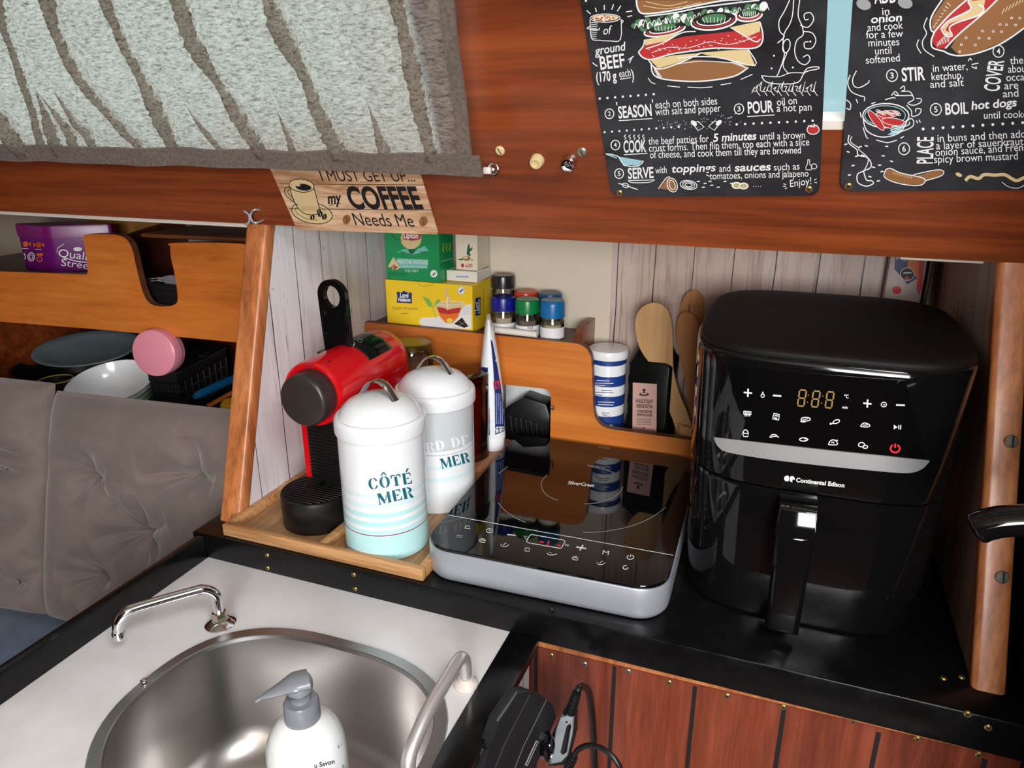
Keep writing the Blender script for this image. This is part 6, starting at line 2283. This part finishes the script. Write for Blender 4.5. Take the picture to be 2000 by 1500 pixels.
shift = V((0, 0, 0))
tin = thing('sweet_tin', 'purple sweet tin with white lettering on the left saloon shelf', 'tin', (A.x, A.y + .05, zb))
bm = B()
loft(bm, [para(0.985, zb + .0005), para(1, zb + .003), para(1, zt - .024)])
tbod = mk('body', bm, plain('purple tin', (104, 18, 106), 0.3), tin)
bm = B()
loft(bm, [para(1.0, zt - .0245), para(1.03, zt - .024), para(1.03, zt - .003), para(1.01, zt)])
mk('lid', bm, plain('magenta purple tin lid', (120, 22, 104), 0.3), tin)
P = ZoomPrint(0, 400, 4.4125, tree=bvh(tbod))
P.poly([(480, 410), (495, 375), (560, 330), (900, 330), (900, 620), (700, 600), (465, 545)], 1)
P.line([(490, 410), (495, 375), (552, 335)], 5, 0, 1)
P.text('Quality', (500, 445), (845, 490), 68, 0, 0.0); P.text('Street', (525, 525), (800, 560), 62, 0, 0.0)
P.line([(560, 455), (640, 482), (740, 495), (840, 490)], 8, 0); P.disc((670, 382), 38, 18, 0)
for c, m in (((222, 338), 2), ((335, 345), 3)):
    P.disc(c, 24, 24, m, 12); P.poly([(c[0] - 24, c[1]), (c[0] - 46, c[1] - 20), (c[0] - 46, c[1] + 20)], 2); P.poly([(c[0] + 24, c[1]), (c[0] + 46, c[1] - 20), (c[0] + 46, c[1] + 20)], 2)
    P.line([(c[0] - 30, c[1] + 38), (c[0] + 24, c[1] + 40)], 5, 0, 1)
for c in ((192, 448), (270, 448)): P.ring(c, 28, 36, 8, 0); P.ring(c, 14, 20, 6, 0)
P.poly([(318, 420), (372, 415), (370, 438), (318, 440)], 2); P.ring((342, 468), 22, 20, 8, 2)
P.build('print', [ink_white, plain('violet tin panel', (92, 74, 150), 0.35), ink_orange, plain('tin orange red', (216, 74, 30), 0.4)], tin)

# basket inside the cut-out with a cloth on it
bm = B()
a, b = at(281, 553, 'y', 0.966), at(349, 556, 'y', 0.966)
z_ = a.z
slab(bm, [V((a.x - .01, .966, .1725)), V((b.x + .01, .966, .1725)), V((b.x + .01, .966, z_)), V((a.x - .01, .966, z_))], (0, 0.09, 0), 0.003)
for k in range(7):
    zz_ = .182 + .0105 * k
    tube(bm, [V((a.x - .009, 0.965, zz_)), V((b.x + .009, 0.965, zz_))], 0.0032, 6, 1)
one('basket', 'black woven basket seen through the locker cut-out', 'basket', bm, plain('black woven cane', (22, 20, 22), 0.45), V(((a.x + b.x) / 2, 1.04, .1725)))
bm = B()
rows = []
for i in range(12):
    r_ = []
    for j in range(10):
        x = a.x - .006 + (b.x - a.x + .012) * i / 11
        y = 0.969 + .06 * j / 9
        r_.append(V((x, y, z_ + .0015 + .018 * math.sin(PI * min(1, i / 8 + .05)) * (0.45 + .55 * noise.noise(V((x * 60, y * 60, 2)))) * (1 - j / 14))))
    rows.append(r_)
loft(bm, rows + [[p - V((0, 0, .004)) for p in r] for r in rows[::-1]], closed=False)
one('napkin', 'crumpled white and mauve cloth on top of the black basket in the cut-out', 'cloth', bm, cloth('mauve printed cloth', srgb(206, 200, 206), srgb(150, 126, 150), 60, 0.9), V((a.x, 1.03, z_)))

# crockery on the lower shelf
def dish(name, label, cat, c, tilt_axis, tilt, prof, mats, group=None, n=48):
    M = Matrix.Rotation(tilt, 3, tilt_axis)
    bm = B()
    lathe(bm, prof, c, n, M)
    return one(name, label, cat, bm, mats, c, group)


ZL = -0.0118
c = at(118, 742, 'z', 0.072)
c = at(112, 738, 'y', 0.995)
dish('frying_pan', 'black pan lying under the grey plate on the lower saloon shelf', 'pan', V((c.x, 1.03, ZL)), V((1, 0, 0)), 0.0, [(0, .001), (.085, .001), (.092, .006), (.108, .052), (.1095, .054), (.106, .053), (.088, .007), (0, .006)], satin_black)
c = at(173, 688, 'y', 1.0)
ta = V((1.0, -.25, 0)).normalized()
dish('plate', 'grey oval-looking plate leaning on the black pan on the lower shelf', 'plate', V((c.x, c.y, c.z - .005)), V((0.8, 0.62, 0)).normalized(), R(6), [(0, 0), (.058, .000), (.079, .008), (.0945, .014), (.0955, .016), (.0930, .0165), (.077, .0115), (.058, .005), (0, .004)], plain('grey stoneware', (112, 124, 130), 0.35))
c = at(109, 740, 'y', 0.905)
cup = thing('cup', 'black cup with a thin gold rim behind the cushion top', 'cup', (c.x, c.y, ZL))
bm = B()
hgt = c.z - ZL
lathe(bm, [(0, .001), (.022, .001), (.024, .004), (.0285, hgt - .002), (.0275, hgt - .002), (.022, .006), (0, .005)], V((c.x, c.y, ZL)), 36)
mk('cup_body', bm, satin_black, cup)
bm = B()
lathe(bm, [(.0275, hgt - .002), (.0287, hgt - .002), (.0290, hgt), (.0272, hgt), (.0275, hgt - .002)], V((c.x, c.y, ZL)), 36)
mk('gold_rim', bm, ink_gold, cup)
# bowls
bp = [(0, 0), (.028, 0), (.030, .004), (.052, .022), (.068, .046), (.0745, .062), (.0755, .0635), (.0735, .0635), (.066, .047), (.050, .025), (.026, .008), (0, .007)]
jade = plain('pale jade bowl', (178, 196, 172), 0.3)
ax_ = V((0.96, 0.28, 0)).normalized()
Mw = Matrix.Rotation(R(15), 3, ax_)
rim = at(214, 745, 'y', 0.935)
up_ = Mw @ V((0, 0, 1))
for k in range(3):
    bm = B()
    o = rim - up_ * (0.0640 + 0.0085 * (3 - k))
    lathe(bm, bp, o, 44, Mw)
    one('bowl', ('lowest of the pale green bowls nested under the white bowl', 'middle one of the pale green bowls nested under the white bowl', 'upper pale green bowl directly under the white bowl')[k], 'bowl', bm, jade, o, 'nested green bowls')
bm = B()
o = rim - up_ * 0.0640
lathe(bm, [(r * 1.03, z) for r, z in bp], o, 48, Mw)
one('bowl', 'white bowl on top of the green bowls behind the right cushion', 'bowl', bm, enamel, o)
# pink round tub
pcn = at(297, 691, 'y', 0.910)
axv = V((0.20, -1, 0.10)).normalized()
Mp = axv.to_track_quat('Z', 'Y').to_matrix()
pt = thing('pink_tub', 'round pink lidded tub lying on its side against the black basket', 'tub', pcn)
bm = B()
lathe(bm, [(0, -.002), (.037, -.002), (.0405, -.004), (.0418, -.008), (.0418, -.024), (.0405, -.025), (0, -.025)], pcn, 44, Mp)
mk('lid', bm, plain('pink plastic lid', (222, 140, 156), 0.3), pt)
bm = B()
lathe(bm, [(.040, -.0252), (.040, -.034), (.038, -.036), (0, -.036)], pcn, 40, Mp)
mk('jar_body', bm, plain('pink tub body', (206, 130, 148), 0.35), pt)
# black wicker basket with a lid
zt = 0.0975
A = at(345, 730, 'z', zt); Bv = at(290, 727, 'z', zt); D = at(452, 672, 'z', zt)
A.z = Bv.z = D.z = 0
Bv = A + (Bv - A).normalized() * 0.055
D = A + (D - A).normalized() * 0.165
cane = plain('black cane wicker', (20, 19, 21), 0.32)
wb = thing('wicker_basket', 'large black wicker basket with a patterned lid on the lower shelf beside the post', 'basket', (A.x, A.y + .05, ZL))
bm = B()


def bk(g, z):
    cc = A + (Bv - A + D - A) / 2
    return [V((cc.x + (p.x - cc.x) * g, cc.y + (p.y - cc.y) * g, z)) for p in (A, D, D + Bv - A, Bv)]


loft(bm, [bk(.93, ZL + .001), bk(.985, zt - .018)])
for z in (0.0, 0.022, 0.042, 0.062):
    g = .93 + .055 * (z - ZL) / (zt - .018 - ZL) + .004
    r_ = bk(g, z)
    for i in range(4): tube(bm, [r_[i], r_[(i + 1) % 4]], 0.0022, 6, 1)
for i in range(4):
    a_, b_ = bk(.935, ZL + .002), bk(.992, zt - .02)
    for k in range(8):
        t = k / 8
        tube(bm, [a_[i].lerp(a_[(i + 1) % 4], t), b_[i].lerp(b_[(i + 1) % 4], t)], 0.0019, 6, 1)
mk('basket_body', bm, cane, wb)
bm = B()
loft(bm, [bk(1.0, zt - .017), bk(1.015, zt - .016), bk(1.015, zt - .002), bk(.985, zt)])
r_ = bk(1.012, zt - .001)
for i in range(4): tube(bm, [r_[i], r_[(i + 1) % 4]], 0.0027, 6, 1)
for k in range(1, 10):
    a_, b_ = r_[0].lerp(r_[1], k / 10), r_[3].lerp(r_[2], k / 10)
    tube(bm, [a_, b_], 0.0016, 6, 1)
mk('basket_lid', bm, cane, wb)
bm = B()
for k in range(11):
    p = at(342 + 6.2 * k, 672 + 2.4 * k + 5 * math.sin(k * 1.7), 'z', zt + .006)
    lathe(bm, [(0, -.004), (.004, -.002), (.0045, .001), (.003, .0035), (0, .004)], p, 10)
    if k: tube(bm, [pp, p], 0.002, 6, 1)
    pp = p
one('bead_chain', 'dark shiny bead chain lying across the wicker basket lid', 'chain', bm, plain('black glossy beads', (24, 20, 20), 0.08), pp)
bm = B()
a, b = at(380, 775, 'y', 0.925), at(462, 737, 'y', 1.03)
tube(bm, [a, a.lerp(b, .5), b], lambda t: 0.0045 if t < .03 else 0.0078, 14, 4)
one('blue_handle', 'blue plastic utensil handle lying beside the wicker basket', 'handle', bm, plain('blue plastic handle', (14, 84, 130), 0.3), a)
bm = B()
a, b = at(408, 792, 'y', 0.91), at(468, 758, 'y', 1.0)
tube(bm, [a, b], 0.0058, 4, 1, 0, (1, .5))
one('wooden_lath', 'thin wooden slat below the blue handle next to the left post', 'lath', bm, teak_ply, a)
bm = B()
a = at(452, 792, 'y', 0.925)
lathe(bm, [(0, 0), (.02, 0), (.024, .006), (.024, .02), (.02, .026), (0, .028)], V((a.x + .008, a.y, a.z - .016)), 28)
one('yellow_tub', 'yellow pot just showing between the cushion top and the left post', 'tub', bm, plain('yellow pot', (226, 176, 30), 0.4), a)

# ------------------------------------------------------------------ settee cushions and seat
CP0 = V((-0.66, 0.850, 0.103))
CE = V((-0.995, -0.0995, 0)).normalized()               # towards the bow
CU = V((0.025, 0.245, 0.969)).normalized()              # up the lean
CN = CE.cross(CU).normalized()
if CN.y > 0: CN = -CN


def cush_uv(px, py):
    p = on(px, py, CP0 + CN * 0.02, CN) - CP0
    return p.dot(CE), p.dot(CU)


def cushion(label, u0, u1, v0, v1, tufts, creases, seed, thick=0.062):
    t = thing('backrest_cushion', label, 'cushion', CP0 + CE * (u0 + u1) / 2 + CU * v0)
    NU, NV = 170, 150

    def height(u, v):
        a, b = (u - u0) / (u1 - u0), (v - v0) / (v1 - v0)
        prof = (max(0, 1 - abs(2 * a - 1) ** 4) ** .5) * (max(0, 1 - abs(2 * b - 1) ** 5) ** .5)
        h = thick + 0.005 * noise.noise(V((u * 7, v * 7, seed))) + 0.0010 * noise.noise(V((u * 24, v * 30, seed + 3)))
        pit = 0.0
        for (tu, tv, dd, w) in tufts:
            r = math.hypot(u - tu, v - tv)
            pit += dd * (0.55 * math.exp(-(r / w) ** 1.1) + 0.45 * math.exp(-(r / (2.6 * w)) ** 1.6))
        deep, edge = 0.0, 0.0
        for (p, q, dd, w) in creases:
            dx, dy = q[0] - p[0], q[1] - p[1]
            L = math.hypot(dx, dy) + 1e-6
            s = max(0, min(1, ((u - p[0]) * dx + (v - p[1]) * dy) / L / L))
            bow = 0.04 * math.sin(PI * s) * L           # slightly bowed, fading towards its far end
            px_, py_ = p[0] + dx * s - dy / L * bow, p[1] + dy * s + dx / L * bow
            r = math.hypot(u - px_, v - py_) / (0.8 + 1.3 * s)
            f = dd * (1 - s) ** .5
            deep = max(deep, f * math.exp(-(r / w) ** 1.1))
            edge = max(edge, 0.14 * f * math.exp(-((r - w * 2.2) / (w * 1.3)) ** 2))
        return (h - pit - deep + edge) * prof

    front = []
    for j in range(NV + 1):
        row = []
        for i in range(NU + 1):
            u, v = u0 + (u1 - u0) * i / NU, v0 + (v1 - v0) * j / NV
            row.append(CP0 + CE * u + CU * v + CN * height(u, v))
        front.append(row)
    back = []
    for j in range(0, NV + 1, 10):
        row = []
        for i in range(0, NU + 1, 10):
            a, b = i / NU, j / NV
            prof = (max(0, 1 - abs(2 * a - 1) ** 4) ** .5) * (max(0, 1 - abs(2 * b - 1) ** 5) ** .5)
            row.append(CP0 + CE * (u0 + (u1 - u0) * a) + CU * (v0 + (v1 - v0) * b) - CN * 0.035 * prof)
        back.append(row)
    bm = B()
    loft(bm, front, closed=False)
    loft(bm, back, closed=False)
    mk('cover', bm, cushion_cloth, t, sharp=180)
    for (tu, tv, dd, w) in tufts:
        if dd < 0.02 or not (u0 < tu < u1 and v0 < tv < v1): continue
        p = CP0 + CE * tu + CU * tv + CN * (height(tu, tv) + 0.0045)
        bm = B()
        lathe(bm, [(0, .003), (.004, .0025), (.006, 0), (0, -.002)], p, 14, CN.to_track_quat('Z', 'Y').to_matrix())
        mk('button', bm, cushion_cloth, t)
    # piping along the top
    bm = B()
    tube(bm, [CP0 + CE * (u0 + (u1 - u0) * k / 20) + CU * (v1 - .003) for k in range(1, 20)], 0.0028, 8, 2)
    mk('piping', bm, cushion_cloth, t)
    return t


uv = cush_uv
uR, vT = uv(455, 795)[0], 0.0
uL = uv(92, 850)[0]
k_ = lambda a, b: (uv(*a), uv(*b), 0.031, 0.0115)
tf = [(*uv(186, 907), .036, .034), (*uv(391, 918), .034, .032), (*uv(277, 1035), .046, .036), (*uv(208, 1120), .040, .034), (*uv(330, 1190), .03, .05)]
cr = [k_((186, 907), (105, 868)), k_((186, 907), (178, 850)), k_((186, 907), (160, 965)), k_((188, 910), (225, 928)), k_((186, 907), (260, 1020)), k_((391, 918), (290, 912)), k_((391, 918), (285, 980)), k_((391, 918), (388, 840)), k_((391, 915), (440, 940)),
      k_((277, 1035), (195, 1035)), k_((277, 1035), (205, 945)), k_((277, 1035), (215, 1095)), k_((277, 1035), (335, 1075)), k_((277, 1035), (280, 950)), k_((277, 1035), (300, 1105)), k_((277, 1035), (350, 1000)),
      k_((208, 1120), (150, 1130)), k_((208, 1120), (160, 1060)), k_((208, 1120), (185, 1170)), k_((208, 1120), (135, 1090))]
cushion('taupe tufted backrest cushion nearest the left galley post', 0.028, uL, -0.405, -0.012, tf, cr, 1.0)
u2 = uL + 0.004
tf2 = [(*uv(10, 885), .026, .03), (*uv(52, 1112), .020, .03), (u2 + .30, -.14, .03, .03)]
cr2 = [k_((5, 850), (95, 868)), k_((5, 885), (95, 905)), k_((90, 770), (60, 830)), k_((0, 1000), (80, 985)), k_((100, 1095), (40, 1120)), k_((20, 1085), (10, 1140)), k_((100, 1090), (60, 1060)), k_((60, 1115), (20, 1180)), k_((112, 765), (95, 900))]
cushion('taupe tufted backrest cushion at the left edge of the photo', u2, u2 + 0.50, -0.405, 0.000, tf2, cr2, 5.0)
bm = B()
box(bm, (-2.2, 0.20, -0.46), (-0.70, 0.885, -0.352), 0.02, seg=4)
sc = one('velvet_mattress', 'blue velvet settee seat below the taupe cushions', 'seat', bm, blue_velvet, (-1.4, 0.5, -0.46))
bm = B()
box(bm, (-2.2, 0.24, -1.1), (-0.72, HULL, -0.461))
one('settee_bench', 'dark wooden settee base under the blue seat', 'bench base', bm, mahogany_dark, (-1.4, 0.6, -1.1))
